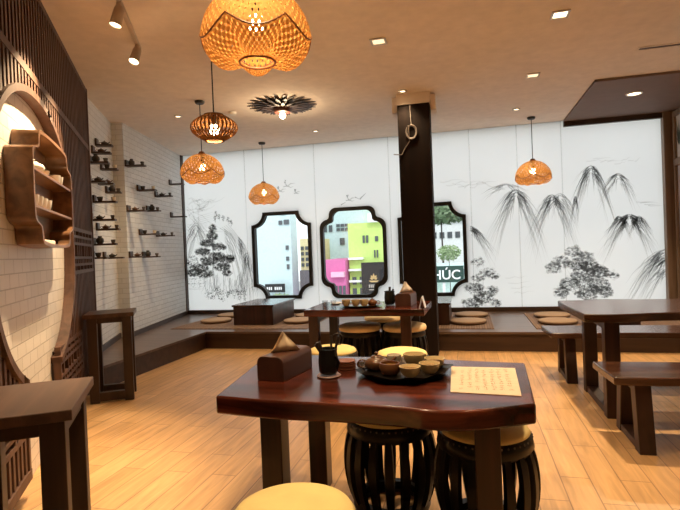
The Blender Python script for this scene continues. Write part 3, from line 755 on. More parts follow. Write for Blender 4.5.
def bench(label, y0, y1, xl, z=.50):
    yc = (y0+y1)/2; b = thing('bench', label, 'bench', (1.8, yc, 0), 0, 'benches at the long table')
    fe = catmull([(xl+.02, y0), (xl+.25, y0-.01), (xl+.8, y0+.03), (xl+1.3, y0+.01), (2.75, y0)]); be = [(2.77, y1), (1.8, y1+.02), (xl-.01, y1)]
    MB().prism([(x-1.8, y-yc) for x, y in fe+be], z-.055, z).build('seat', M['bench_wood'], b, bevel=.01, smooth=30)
    for x in (xl+.20, 2.45):
        for sg in (-1, 1):
            yt = sg*.155; yb = sg*.225; w = .05
            MB().hexa([(x-1.8-w, yb-.05, 0), (x-1.8+w, yb-.05, 0), (x-1.8+w, yb+.05, 0), (x-1.8-w, yb+.05, 0)],
                      [(x-1.8-w, yt-.05, z-.055), (x-1.8+w, yt-.05, z-.055), (x-1.8+w, yt+.05, z-.055), (x-1.8-w, yt+.05, z-.055)]).build('leg', M['bench_leg'], b, bevel=.004, smooth=0)
        MB().box(x-1.8-.045, x-1.8+.045, -.172, .172, .006, .055).build('floor_rail', M['bench_leg'], b, bevel=.003, smooth=0)
        MB().box(x-1.8-.045, x-1.8+.045, -.103, .103, z-.11, z-.055).build('cross_rail', M['bench_leg'], b, bevel=.003, smooth=0)
    return b
bench('dark walnut bench in front of the long table at the right edge', 3.72, 4.20, .90)
bench('dark walnut bench behind the long table near the platform', 5.46, 5.96, .77)

# ------------------------------------------------------------------ drum stools
def drum(name='drum_stool'):
    t = thing(name, '', 'stool', (0, 0, 0), 0, 'black drum stools with round cushions')
    b = M['black_lacquer']
    MB().lathe([(.16, 0), (.20, 0), (.212, .03), (.205, .06), (.16, .06)], 32, closed=False).build('base_ring', b, t, smooth=50)
    sl = MB()
    for k in range(18):
        a = 2*pi*k/18; pts = []
        n = 8
        R = Matrix.Rotation(a, 4, 'Z')
        ring = []
        for i in range(n+1):
            f = i/n; z = .05+.37*f; r = .2+.018*f+.036*sin(pi*f)**.8
            w = .019+.008*sin(pi*f)
            ring.append([R @ Vector(p) for p in ((r-.014, -w, z), (r+.010, -w*.8, z), (r+.010, w*.8, z), (r-.014, w, z))])
        vs = [p for q in ring for p in q]
        fs = [(i*4+j, i*4+(j+1) % 4, (i+1)*4+(j+1) % 4, (i+1)*4+j) for i in range(n) for j in range(4)]
        sl.add(vs, fs)
    sl.build('slats', b, t, smooth=50)
    st = MB().lathe([(.17, .405), (.222, .405), (.235, .425), (.226, .472), (.215, .485), (.17, .485)], 40, closed=False); st.cur = 1
    for k in range(44):
        a = 2*pi*k/44; st.sphere((.226*cos(a), .226*sin(a), .468), .0055, 6, 4)
    tb = st.build('top_band', [b, M['stud']], t, smooth=50)
    tb.data.polygons.foreach_set('material_index', st.mi)
    MB().lathe([(1e-5, .47), (.207, .47), (.219, .487), (.206, .506), (.17, .52), (.08, .525), (1e-5, .526)], 40).build('cushion', M['cushion'], t, smooth=70)
    return t
st0 = drum()
stools = [(-.62, 1.67, 'yellow cushioned drum stool in front of the foreground table, cut off by the frame'),
          (-.45, 2.77, 'black drum stool under the middle of the foreground table'),
          (.05, 2.62, 'black drum stool under the right end of the foreground table'),
          (-.575, 4.366, 'yellow cushioned drum stool just behind the tea tray of the foreground table'),
          (-1.22, 4.47, 'yellow cushioned drum stool behind the tea tool jar, left of another stool'),
          (-1.24, 5.79, 'pale cushioned drum stool tucked under the left half of the middle table'),
          (-.72, 5.79, 'pale cushioned drum stool tucked under the middle table next to the column'),
          (-1.09, 6.56, 'pale cushioned drum stool behind the middle table against the platform')]
pad = MB().lathe([(1e-5, .466), (.232, .468), (.242, .476), (.246, .50), (.238, .525), (.19, .538), (1e-5, .541)], 40).build('pad', M['cushion_pale'], None, smooth=70)
for i, (x, y, lb) in enumerate(stools):
    o = st0 if i == 0 else copy_tree(st0)
    o.location = (x, y, 0); o.rotation_euler.z = .3*i; o['label'] = lb; o.scale.z = 1.03
    if i >= 5:
        for ch in o.children:
            if ch.name.startswith('cushion'):
                ch.data = pad.data

bpy.data.objects.remove(pad)
# ------------------------------------------------------------------ things on the foreground table
def tissue_box(loc, rz, label, s=1.0, tm=None):
    t = thing('tissue_box', label, 'tissue box', loc, rz)
    L, W, H, r = .165*s, .078*s, .125*s, .035*s
    prof = [(-W, 0), (W, 0)] + arc(W-r, H-r, r, 0, 90, 6) + arc(-W+r, H-r, r, 90, 180, 6)
    MB().prism(prof, -L, L, 'xz').build('box_body', M['tissue_box'], t, bevel=.003, smooth=30)
    ts = MB()   # folded sheet standing up out of the slot
    n, m = 8, 7; k = 1.75
    for side in (0, 1):
        vs = []
        for i in range(n+1):
            for j in range(m+1):
                u = i/n-.5; v = j/m
                w = (1-v*.9)
                vs.append((k*(.004 + .03*(1-v)*side*w*sin(v*pi) + .012*sin(u*9+side)*v*(1-v)*2 + .014*v*(1 if side else -.2)), u*.15*s*w*1.1 - .012*v, H-.002+.062*k*s*v - .02*abs(u)*v))
        ts.add(vs, [(i*(m+1)+j, (i+1)*(m+1)+j, (i+1)*(m+1)+j+1, i*(m+1)+j+1) for i in range(n) for j in range(m)])
    ts.build('tissue', tm or M['tissue'], t, smooth=80, rotz=radians(-48))
    return t
tissue_box((-.985+.01, 2.60, TZ), radians(-9), 'dark brown box of tissues at the left end of the foreground table')
def tool_jar(loc, label, s=1.0):
    t = thing('tea_tool_jar', label, 'jar', loc)
    MB().lathe([(1e-5, .008), (.034*s, .008), (.041*s, .02*s), (.043*s, .06*s), (.039*s, .10*s), (.042*s, .112*s), (.037*s, .112*s), (.034*s, .1*s), (.036*s, .03*s), (1e-5, .02*s)], 12).build('jar_body', M['jar'], t, smooth=25)
    MB().tube([(.04*s, -.012, .03*s), (.05*s, -.02, .055*s), (.04*s, -.03, .085*s)], .006*s, 6).build('relief_branch', M['jar'], t)
    return t
j1 = tool_jar((-.725, 2.565, TZ+.008), 'dark tea tool jar standing on a saucer left of the tea tray', 1.24)
tools = [((-.012, -.014, .04), (-.045, -.03, .175), .012, 'thick dark wooden tea tool leaning left in the foreground jar'),
         ((-.008, .020, .04), (-.066, .012, .158), .011, 'short dark wooden tea tool leaning far left in the foreground jar'),
         ((.008, .005, .04), (.012, .03, .20), .0055, 'slim upright tea needle standing in the middle of the foreground jar'),
         ((.012, -.008, .04), (.055, .015, .20), .006, 'dark tea scoop leaning right in the foreground jar')]
for a, b, r, lb in tools:
    tag(MB().tube([a, [(p+q)/2+.003 for p, q in zip(a, b)], b], r, 8, True, r*1.25).build('tea_tool', M['tool'], loc=(-.725, 2.565, TZ+.008), smooth=60), lb, 'tea tool', 'tea tools in the foreground jar')
lp = MB().tube([(.052, .0, .16)] + [(.052+.03*sin(radians(a)), .01, .185-.03*cos(radians(a))) for a in range(20, 330, 25)], .003, 6)
tag(lp.build('tea_strainer', M['tool'], loc=(-.725, 2.565, TZ+.008), smooth=60), 'thin ring shaped tea strainer sticking out of the foreground jar', 'strainer')
tag(MB().lathe([(1e-5, 0), (.05, 0), (.064, .006), (.06, .010), (.045, .0078), (1e-5, .0078)], 28).build('saucer', M['saucer'], loc=(-.725, 2.565, TZ), smooth=50), 'round rosy wooden saucer under the tea tool jar', 'saucer')
for k in range(5):
    o = MB().lathe([(1e-5, 0), (.044, 0), (.052, .004), (.052, .009), (1e-5, .009)], 24).build('coaster', M['coaster'], loc=(-.67+random.uniform(-.002, .002), 2.735+random.uniform(-.002, .002), TZ+k*.0098), smooth=50)
    tag(o, '%s round reddish coaster of the stack behind the tea tool jar' % ['bottom', 'second lowest', 'middle', 'second highest', 'top'][k], 'coaster', 'coasters stacked on the foreground table')
TRX, TRY = -.345, 2.655
def wavy(a, r, z): return 1 + (.06*sin(9*a)+.02*sin(4*a+1))*min(1, max(0, (r-.12)/.10))
tr = MB().lathe([(1e-5, .004), (.10, .0), (.19, .003), (.215, .016), (.238, .034), (.243, .038), (.212, .024), (.19, .011), (1e-5, .010)], 72, fr=wavy, sx=1.0, sy=1.04)
tr.v = [(x, y, z + (.007*sin(9*atan2(y, x)+.6) if x*x+y*y > .198**2 and z > .014 else 0)) for x, y, z in tr.v]
tag(tr.build('tea_tray', M['tray'], loc=(TRX, TRY, TZ), smooth=60), 'dark bronze leaf shaped tray with a wavy rim on the foreground table', 'tray')
TT = TZ+.012
make_teapot('teapot', 'dark brown clay teapot with a ring handle at the left of the bronze tray', (TRX-.145, TRY+.03, TT), .068, M['clay'], radians(10), hr=.72)
pg = MB().lathe([(1e-5, 0), (.035, 0), (.050, .02), (.055, .045), (.050, .062), (.046, .062), (.050, .044), (.045, .02), (1e-5, .012)], 28)
o = pg.build('tea_pitcher', M['clay2'], loc=(TRX-.058, TRY-.08, TT), smooth=60); tag(o, 'reddish brown clay pitcher in front of the teapot on the tray', 'pitcher')
MB().lathe([(1e-5, .046), (.047, .046), (.047, .048), (1e-5, .048)], 24).build('tea', M['tea'], o)
pg = make_cup('tea_pitcher', 'olive beige pitcher with a side handle at the back of the bronze tray', 'pitcher', .060, .066, M['celadon'], (TRX+.043, TRY+.135, TT), None, True); pg.rotation_euler.z = .9
MB().tube([(.058, 0, .05)]+[(.066+.026*sin(radians(a)), 0, .038+.016*cos(radians(a))) for a in range(0, 181, 30)]+[(.052, 0, .022)], .006, 6).build('handle', M['celadon'], pg)
make_cup('covered_cup', 'cream white cup behind the brown pitcher on the bronze tray', 'cup', .040, .060, M['cream'], (TRX-.066, TRY+.13, TT), None, True)
for k, (dx, dy, lb) in enumerate([(.047, -.115, 'front'), (.138, -.035, 'middle right'), (.157, .083, 'back right')]):
    make_cup('tea_cup', '%s olive stoneware cup of tea on the bronze tray' % lb, 'cup', .054, .05, M['celadon'], (TRX+dx, TRY+dy, TT+.004), 'stoneware cups on the bronze tray', True)
# placemat with printed script
pm = MB().hexa([(-.095, 2.33, TZ), (.205, 2.30, TZ), (.222, 2.81, TZ), (-.105, 2.82, TZ)], [(-.095, 2.33, TZ+.003), (.205, 2.30, TZ+.003), (.222, 2.81, TZ+.003), (-.105, 2.82, TZ+.003)])
o = pm.build('placemat', M['bamboo_mat'], smooth=0)
tag(o, 'pale woven bamboo placemat with printed script at the right of the foreground table', 'placemat')
sc = MB()
for r_ in range(12):
    for c_ in range(7):
        x0 = -.055 + c_*.036; y0 = 2.38 + r_*.034
        if random.random() < .12: continue
        for _ in range(5):
            a = random.choice((0, 0, pi/2, pi/2, .6, 2.3)); L = random.uniform(.004, .009); x = x0+random.uniform(0, .016); y = y0+random.uniform(0, .018)
            dx, dy = cos(a)*L, sin(a)*L; w = .0011
            sc.add([(x-dx-dy*w/L, y-dy+dx*w/L, TZ+.0034), (x-dx+dy*w/L, y-dy-dx*w/L, TZ+.0034), (x+dx+dy*w/L, y+dy-dx*w/L, TZ+.0034), (x+dx-dy*w/L, y+dy+dx*w/L, TZ+.0034)], [(0, 1, 2, 3)])
sc.build('printed_script', M['script'], o, smooth=0)['kind'] = 'stuff'

# ------------------------------------------------------------------ things on the middle table
tissue_box((-.70, 5.86, TZ), radians(-4), 'brown box of white tissues on the middle table beside the column', 1.15, M['tissue_white'])
tool_jar((-.885, 5.83, TZ), 'black tea tool jar on the middle table beside the tissue box', 1.45)
for a, b, r, lb in (((0, 0, .05), (.005, .01, .21), .010, 'upright dark tea tool in the jar on the middle table'), ((.01, 0, .05), (.045, 0, .185), .008, 'dark tea tool leaning right in the jar on the middle table')):
    tag(MB().tube([a, b], r, 8, True, r*1.4).build('tea_tool', M['tool'], loc=(-.885, 5.83, TZ), smooth=60), lb, 'tea tool')
tr = MB().lathe([(1e-5, .004), (.17, .004), (.22, .026), (.19, .014), (1e-5, .011)], 40, sx=1.15)
tag(tr.build('tea_tray', M['clay'], loc=(-1.20, 5.72, TZ), smooth=60), 'brown round tray of cups on the middle table', 'tray')
for k, x in enumerate((-1.36, -1.25, -1.15)):
    make_cup('tea_cup', '%s cup of the row on the middle table tray' % ['left', 'centre', 'right'][k], 'cup', .052, .07, M['celadon'], (x, 5.66, TZ+.015), 'cups on the middle table tray', True)
make_teapot('teapot', 'brown clay teapot at the right of the tray on the middle table', (-1.075, 5.75, TZ+.012), .06, M['clay2'], radians(180), hr=.75)
for x, lb in ((-1.60, 'left'), (-1.50, 'right')):
    o = MB().lathe([(1e-5, 0), (.028, 0), (.034, .085), (.0315, .085), (.026, .006), (1e-5, .006)], 20).build('drinking_glass', M['clear'], loc=(x, 5.62, TZ), smooth=50)
    tag(o, '%s clear drinking glass at the left end of the middle table' % lb, 'glass')
o = MB().lathe([(1e-5, 0), (.05, 0), (.095, .012), (.095, .016), (.05, .005), (1e-5, .005)], 28).build('plate', M['cream_white'], loc=(-1.55, 6.02, TZ), smooth=50); tag(o, 'small pale plate behind the glasses on the middle table', 'plate')
mc = MB(); mc.add([(-.50, 5.45, TZ+.01), (-.50, 5.65, TZ+.01), (-.468, 5.65, TZ+.13), (-.468, 5.45, TZ+.13), (-.435, 5.65, TZ+.01), (-.435, 5.45, TZ+.01)], [])
mc = MB()
for xb in (-.52, -.455):
    mc.hexa([(xb-.002, 5.47, TZ), (xb+.002, 5.47, TZ), (xb+.002, 5.63, TZ), (xb-.002, 5.63, TZ)], [(-.489, 5.47, TZ+.12), (-.485, 5.47, TZ+.12), (-.485, 5.63, TZ+.12), (-.489, 5.63, TZ+.12)])
tag(mc.build('menu_card', M['card'], smooth=0), 'glossy folded menu card standing at the right end of the middle table', 'card')

# ------------------------------------------------------------------ platform furniture
def low_table(label, x0, x1, y0, y1, h=.33):
    t = thing('low_table', label, 'low table', ((x0+x1)/2, (y0+y1)/2, PZ), 0, 'low tables on the platform'); hx, hy = (x1-x0)/2, (y1-y0)/2
    MB().box(-hx, hx, -hy, hy, h-.03, h).build('top', M['bench_wood'], t, bevel=.003, smooth=0)
    MB().box(-hx+.02, hx-.02, -hy+.015, -hy+.045, .008, h-.03).build('front_panel', M['red_wood_z'], t, bevel=.003, smooth=0)
    MB().box(-hx+.02, hx-.02, hy-.045, hy-.015, .008, h-.03).build('back_panel', M['red_wood_z'], t, bevel=.003, smooth=0)
    for a, b in ((-hx+.02, -hx+.05), (hx-.05, hx-.02)): MB().box(a, b, -hy+.045, hy-.045, .008, h-.03).build('side_panel', M['red_wood_z'], t, bevel=.003, smooth=0)
low_table('low dark wooden box table on the platform at the left under the first window', -3.72, -3.0, 7.55, 8.6)
low_table('low dark wooden box table on the platform behind the column', -.98, -.26, 7.5, 8.5)
low_table('low dark wooden box table on the platform behind the long table', 1.55, 2.15, 7.25, 7.72)
def floor_cushion(x, y, label):
    t = thing('floor_cushion', label, 'cushion', (x, y, PZ+.008), random.random(), 'round straw cushions on the platform')
    MB().lathe([(1e-5, .052), (.2, .055), (.245, .05), (.255, .042)], 40, closed=False).build('woven_top', M['straw'], t, smooth=70)
    MB().lathe([(1e-5, 0), (.235, 0), (.26, .015), (.262, .03), (.254, .043), (.22, .045)], 40, closed=False).build('cushion_edge', M['straw_edge'], t, smooth=70)
for x, y, lb in [(-4.20, 7.93, 'front round straw cushion left of the low table under the first window'), (-4.25, 8.62, 'rear round straw cushion left of the low table under the first window'),
                 (-2.69, 7.88, 'front round straw cushion right of the low table under the first window'), (-2.70, 8.52, 'rear round straw cushion right of the low table under the first window'),
                 (.03, 8.45, 'rear round straw cushion just right of the column'), (-.02, 7.72, 'front round straw cushion just right of the column'),
                 (1.22, 8.32, 'round straw cushion on the platform left of the long table'), (2.45, 8.17, 'round straw cushion on the platform seen beyond the long table top'),
                 (1.20, 7.68, 'front round straw cushion on the platform behind the rear bench')]:
    floor_cushion(x, y, lb)
def mat_(x0, x1, y0, y1, label):
    o = MB().box(0, x1-x0, 0, y1-y0, 0, .008).build('straw_mat', M['mat'], loc=(x0, y0, PZ), smooth=0); tag(o, label, 'mat', 'straw mats on the platform')
mat_(-4.62, -2.35, 7.2, 8.95, 'brown striped straw mat under the left low table and its cushions')
mat_(-1.55, .32, 7.2, 8.9, 'brown striped straw mat beside the column under two cushions')
mat_(.86, 2.8, 7.2, 8.8, 'brown striped straw mat behind the rear bench at the right')

# ------------------------------------------------------------------ pendants
def bamboo_shade(t, ns=60, cov=.62, R=.275):
    H = .27
    def edge(a): return 1.66 - .26*(1-abs(sin(3*a)))
    def dome(a, f):
        ph = .16 + (edge(a)-.16)*f
        return Vector((R*sin(ph)*cos(a), R*sin(ph)*sin(a), H*cos(ph)))
    rb = .088
    def low(a, f):
        e = dome(a, 1); r0 = math.hypot(e.x, e.y)
        lob = abs(sin(3*a))
        r = r0 + (rb-r0)*f**1.25
        z = e.z + (-.095-e.z)*f**.8 - .035*sin(pi*f)*lob
        return Vector((r*cos(a), r*sin(a), z))
    def weave(S, nst, twist, w, seg):
        m = MB()
        for sg in (1, -1):
            for k in range(nst):
                a0 = 2*pi*k/nst; vs = []; fs = []
                for i in range(seg+1):
                    f = i/seg
                    off = (.0012 if (i+k) % 2 else -.0012)*sg
                    for dd in (-1, 1):
                        a = a0 + sg*twist*f + dd*w/2
                        p = S(a, f); vs.append(p*(1+off/R*.9))
                for i in range(seg): fs.append((i*2, i*2+1, i*2+3, i*2+2))
                m.add(vs, fs)
        return m
    weave(dome, ns, .75, 2*pi/ns*cov, 26).build('woven_dome', M['bamboo'], t, smooth=60)
    weave(low, ns, .55, 2*pi/ns*cov, 16).build('woven_bowl', M['bamboo'], t, smooth=60)
    pts = [dome(2*pi*i/120, 1) for i in range(121)]
    MB().tube(pts, .0045, 6, False).build('scalloped_rim', M['bamboo_rim'], t, smooth=60)
    MB().tube([low(2*pi*i/40, 1) for i in range(41)], .006, 6, False).build('bottom_ring', M['bamboo_rim'], t, smooth=60)
    MB().lathe([(1e-5, H+.03), (.03, H+.03), (.05, H-.003), (.05, H-.012), (1e-5, H-.012)], 20).build('cap', M['bamboo_rim'], t, smooth=50)
    so_ = MB().lathe([(1e-5, .14), (.02, .14), (.02, .26), (1e-5, .26)], 16).build('socket', M['cord'], t, smooth=50)
    MB().sphere((0, 0, .10), .042, 18, 12, 1.15).build('bulb', M['bulb'], so_, smooth=80)
def lamp(kind, name, loc, energy, rad=.05, color=(1, .72, .4), **k):
    l = bpy.data.lights.new(name, kind); l.energy = energy; l.color = color
    if kind in ('POINT', 'SPOT'): l.shadow_soft_size = rad
    for a, b in k.items(): setattr(l, a, b)
    o = bpy.data.objects.new(name, l); COL.objects.link(o); o.location = loc
    return o
def hang(t, top):
    h = CEIL - t.location.z
    MB().tube([(0, 0, top), (0, 0, h-.02)], .006, 6).build('cord', M['cord'], t)
    MB().lathe([(1e-5, h-.035), (.05, h-.035), (.062, h-.02), (.062, h-.001), (1e-5, h-.001)], 24).build('canopy', M['cord'], t, smooth=50)
G = 'woven bamboo pendant lamps'
b1 = thing('bamboo_pendant_lamp', 'large woven bamboo pendant lamp nearest the camera at the top', 'pendant lamp', (-.985, 2.40, 2.47), .39, G)
bamboo_shade(b1)
PEND = [(b1, None)]
b2 = None
for x, y, z, lb in [(-3.27, 5.97, 2.45, 'small bamboo pendant lamp hanging at the left in front of the shelf wall'), (-3.51, 8.60, 2.40, 'small bamboo pendant lamp hanging in front of the first window'), (1.06, 8.62, 2.44, 'small bamboo pendant lamp hanging at the right before the painted mountains')]:
    if b2 is None:
        b2 = thing('bamboo_pendant_lamp', lb, 'pendant lamp', (x, y, z), .39, G); bamboo_shade(b2, 38, .52); PEND.append((b2, None))
    else: PEND.append((copy_tree(b2, (x, y, z), .4, lb), None))
for t, _ in PEND:
    hang(t, .29)
    lamp('POINT', 'bamboo_lamp_light', t.location + Vector((0, 0, .03)), 5.5 if t is b1 else 2.8, .045, (1, .66, .32))
# wood veneer saucer lamp
vs_ = thing('veneer_pendant_lamp', 'saucer shaped slatted wood pendant lamp with a visible round bulb', 'pendant lamp', (-2.285, 4.43, 2.50))
sl = MB()
for k in range(34):
    for sg in (1, -1):
        a0 = 2*pi*k/34; vs = []; fs = []; n = 14
        for i in range(n+1):
            f = i/n; z = .24*f; r = .08 + .14*sin(pi*f)**.85 if 0 < f < 1 else .08
            a = a0 + sg*.20*sin(pi*f); w = .014/max(r, .05)*.5*(1+.0*f)
            for dr, da in ((-.004, -1), (-.004, 1)): vs.append((r*cos(a+da*w*1.0), r*sin(a+da*w), z))
        sl.add(vs, [(i*2, i*2+1, i*2+3, i*2+2) for i in range(n)])
o = sl.build('slats', M['veneer'], vs_, smooth=60); so = o.modifiers.new('thick', 'SOLIDIFY'); so.thickness = .003
for z in (0.0, .24): MB().lathe([(.07, z-.006), (.092, z-.006), (.092, z+.006), (.07, z+.006), (.07, z-.006)], 32, closed=False).build('ring', M['veneer'], vs_, smooth=50)
MB().lathe([(1e-5, .235), (.085, .235), (.085, .242), (1e-5, .242)], 24).build('top_plate', M['shelf_dark'], vs_, smooth=40)
so_ = MB().lathe([(1e-5, .15), (.024, .15), (.024, .235), (1e-5, .235)], 16).build('socket', M['cord'], vs_, smooth=50)
MB().sphere((0, 0, .105), .05, 18, 12).build('bulb', M['bulb'], so_, smooth=80)
hang(vs_, .242)
lamp('POINT', 'veneer_lamp_light', vs_.location + Vector((0, 0, .03)), 12, .045, (1, .7, .38))
# petal ceiling lamp
sn = thing('petal_ceiling_lamp', 'dark wooden flower shaped ceiling lamp with radiating petals', 'ceiling lamp', (-2.34, 6.5, CEIL))
for ly, (n, r0, r1, z, w) in enumerate(((22, .12, .47, -.015, .027), (20, .10, .40, -.035, .027), (16, .09, .30, -.06, .027))):
    for k in range(n):
        a = 2*pi*(k+.5*(ly % 2))/n
        pet = MB(); R = Matrix.Rotation(a, 4, 'Z')
        prof = [(r0, -.012), (r0+(r1-r0)*.45, -w), (r0+(r1-r0)*.8, -w*.75), (r1, 0), (r0+(r1-r0)*.8, w*.75), (r0+(r1-r0)*.45, w), (r0, .012)]
        tilt = -.0-.02*ly
        vs = [R @ Vector((x, y, z+tilt*(x-r0))) for x, y in prof] + [R @ Vector((x, y, z+.007+tilt*(x-r0))) for x, y in prof]
        m7 = 7
        pet.add(vs, [list(range(m7))[::-1], list(range(m7, 2*m7))]+[(i, (i+1) % m7, m7+(i+1) % m7, m7+i) for i in range(m7)])
        pet.build('petal', M['sun_leaf'], sn, smooth=0)
hb_ = MB().lathe([(1e-5, -.002), (.13, -.002), (.13, -.07), (.105, -.11), (.06, -.115), (1e-5, -.115)], 28).build('hub', M['sun_core'], sn, smooth=40)
MB().sphere((0, 0, -.15), .042, 16, 12).build('bulb', M['bulb'], hb_, smooth=80)
lamp('POINT', 'petal_lamp_light', (-2.34, 6.5, CEIL-.25), 14, .045, (1, .74, .45))

# ------------------------------------------------------------------ ceiling downlights, track, vent
def downlight(x, y, label, square=True, z=CEIL, bright=True, s=.07):
    d = thing('downlight', label, 'downlight', (x, y, z), 0, 'recessed ceiling downlights')
    if square:
        f = MB(); t = .02
        for a in ((-s, s, -s, -s+t), (-s, s, s-t, s), (-s, -s+t, -s+t, s-t), (s-t, s, -s+t, s-t)): f.box(a[0], a[1], a[2], a[3], -.012, 0)
        f.build('trim_ring', M['steel'], d, smooth=0)
        MB().box(-s+t, s-t, -s+t, s-t, -.006, -.001).build('lens', M['lamp_face'] if bright else M['lamp_dim'], d, smooth=0)
    else:
        MB().lathe([(s-.022, -.003), (s-.018, -.013), (s, -.012), (s+.004, -.001)], 28, closed=False).build('trim_ring', M['steel'], d, smooth=40)
        MB().lathe([(1e-5, -.006), (s-.02, -.006), (s-.02, -.002), (1e-5, -.002)], 24).build('lens', M['lamp_face'] if bright else M['lamp_dim'], d, smooth=40)
    return d
DL = [(-.75, 4.86, True, 'square downlight right of the large bamboo lamp', False), (.86, 4.82, True, 'bright square downlight at the top right of the ceiling', True), (.83, 6.46, True, 'square downlight beyond the bright square one', False),
      (-.72, 6.50, False, 'round downlight just in front of the column', True), (.78, 8.0, False, 'round downlight above the right bamboo lamp', True), (-3.90, 6.49, False, 'round downlight at the far left above the left bamboo lamp', True), (-2.36, 8.13, False, 'round downlight beyond the petal ceiling lamp', True)]
for x, y, sq, lb, br in DL: downlight(x, y, lb, sq, CEIL, br, .075 if sq else .055)
downlight(2.26, 7.67, 'large bright round downlight in the brown ceiling panel', False, CEIL-.03, True, .10)
sd = MB().lathe([(1e-5, -.04), (.04, -.04), (.055, -.03), (.055, -.0005), (1e-5, -.0005)], 24).build('smoke_detector', M['white_paint'], loc=(-3.11, 6.59, CEIL), smooth=40); tag(sd, 'small round beige smoke detector on the ceiling by the slatted lamp', 'smoke detector')
cv = thing('ceiling_vent', 'long thin slot vent in the ceiling at the upper right', 'vent', (2.45, 5.98, CEIL))
f = MB(); f.box(-.65, .65, -.05, -.03, -.008, 0); f.box(-.65, .65, .03, .05, -.008, 0); f.box(-.65, -.63, -.03, .03, -.008, 0); f.box(.63, .65, -.03, .03, -.008, 0); f.build('frame', M['ceiling'], cv, smooth=0)
MB().box(-.63, .63, -.03, .03, -.003, -.001).build('slot', M['shelf_dark'], cv, smooth=0)
# track with two spot heads
TA = Vector((-2.33, 3.05, CEIL)); TB = Vector((-2.93, 4.25, CEIL)); td = TB-TA
tk = MB().box(0, td.length, -.018, .018, -.03, 0).build('light_track', M['lamp_body'], loc=TA, rotz=atan2(td.y, td.x), bevel=.003, smooth=0)
tag(tk, 'beige ceiling light track carrying two spotlights above the lattice', 'light track')
SPOTS = []
for f_, lb in ((.30, 'nearer beige spotlight hanging from the ceiling track'), (.90, 'farther beige spotlight hanging from the ceiling track')):
    p = TA + td*f_ - Vector((0, 0, .03))
    t = thing('track_spotlight', lb, 'spotlight', p, 0, 'spotlights on the ceiling track')
    MB().lathe([(1e-5, 0), (.02, 0), (.02, -.05), (1e-5, -.05)], 14).build('stem', M['lamp_body'], t, smooth=40)
    aim = (Lw(.62, 0, 1.75) - p).normalized()
    aim = (aim*.9 + Vector((0, 0, -1))*.45).normalized()
    q = aim.to_track_quat('-Z', 'Y')
    a_ = Vector((0, 0, -.05))
    def can(pr, name, mat, par):
        m = MB().lathe(pr, 20, closed=False); m.v = [tuple(q @ Vector(v) + a_) for v in m.v]; return m.build(name, mat, par, smooth=50)
    cn_ = can([(1e-5, .02), (.03, .02), (.038, 0), (.042, -.10), (.048, -.135), (.044, -.135), (.040, -.12)], 'can', M['lamp_body'], t)
    can([(1e-5, -.128), (.041, -.128), (.041, -.124), (1e-5, -.124)], 'lens', M['lamp_face'], cn_)
    SPOTS.append(p + a_ + aim*.16)

def spot(name, loc, target, energy, ang, blend=.5, color=(1, .72, .42), rad=.05):
    o = lamp('SPOT', name, loc, energy, rad, color, spot_size=radians(ang), spot_blend=blend)
    o.rotation_euler = (Vector(target)-Vector(loc)).to_track_quat('-Z', 'Y').to_euler(); return o
spot('track_light_beam', SPOTS[0], Lw(.25, 0, 1.7), 330, 66, .5, rad=.02)
spot('track_light_beam', SPOTS[1], Lw(.9, 0, 1.4), 330, 66, .5, rad=.02)
for x, y, sq, lb, br in DL:
    spot('downlight_beam', (x, y, CEIL-.03), (x, y, 0), 420 if lb.startswith('bright square') else (40 if lb.endswith('front of the column') else 125) if br else 95, 100, .8) if not (x > .5 and y > 6) else spot('downlight_beam', (x, y, CEIL-.03), (x, y, 0), 45, 90, .8)
spot('downlight_beam', (2.26, 7.67, CEIL-.08), (1.9, 7.0, 0), 260, 110, .7)
for x, y, e in ((-.75, 1.7, 150), (.86, 1.7, 80), (.86, 3.2, 40), (-.75, 3.2, 120)):  # extra unseen lamps overhead, without fixtures; nearest pair raised as front light
    spot('downlight_beam', (x, y, CEIL-.03), (x, y, 0), e, 92, .8)

# ------------------------------------------------------------------ outside
mb_ = MB().box(-60, 60, 9.6, 120, -6.2, -6).build('ground', plain('street asphalt', (.30, .31, .31), .9), smooth=0); struct(mb_)
win_m = plain('dark outside window', (.08, .09, .10), .3)
def building(name, label, x0, x1, y0, y1, z0, z1, mat, wins=(), trims=()):
    b = thing(name, label, 'building', ((x0+x1)/2, y0, z0)); cx = (x0+x1)/2
    MB().box(x0-cx, x1-cx, 0, y1-y0, 0, z1-z0).build('walls', mat, b, smooth=0)
    for (a, c, e, f) in wins: MB().box(a-cx, c-cx, -.06, 0.02, e-z0, f-z0).build('window', win_m, b, smooth=0)
    for (a, c, e, f, m) in trims: MB().box(a-cx, c-cx, -.25, 0, e-z0, f-z0).build('balcony', m, b, smooth=0)
    return b
wh = plain('white render', (.55, .70, .72), .8); wh2 = plain('off white render', (.74, .76, .76), .8)
pink = plain('pink render', (.62, .16, .36), .8); lime = plain('lime render', (.52, .72, .20), .8); ye = plain('pale yellow render', (.75, .66, .38), .8)
gr = plain('grey render', (.16, .155, .165), .8); blk = plain('black sign board', (.007, .008, .011), .7); grn = plain('dark green sign board', (.012, .05, .038), .6)
let = plain('white lettering', (.85, .87, .88), .5); gold = plain('gold emblem', (.55, .38, .16), .4)
GZ = -6
building('building', 'large plain pale white building filling the first window', -14, -7.05, 20, 20.8, GZ, 9, wh, [(-7.55, -7.4, 2.55, 2.72), (-7.32, -7.1, 2.55, 2.75), (-7.45, -7.25, 2.95, 3.1), (-7.28, -7.16, 1.5, 1.68), (-7.28, -7.16, 1.05, 1.22), (-7.26, -7.16, .7, .9)])
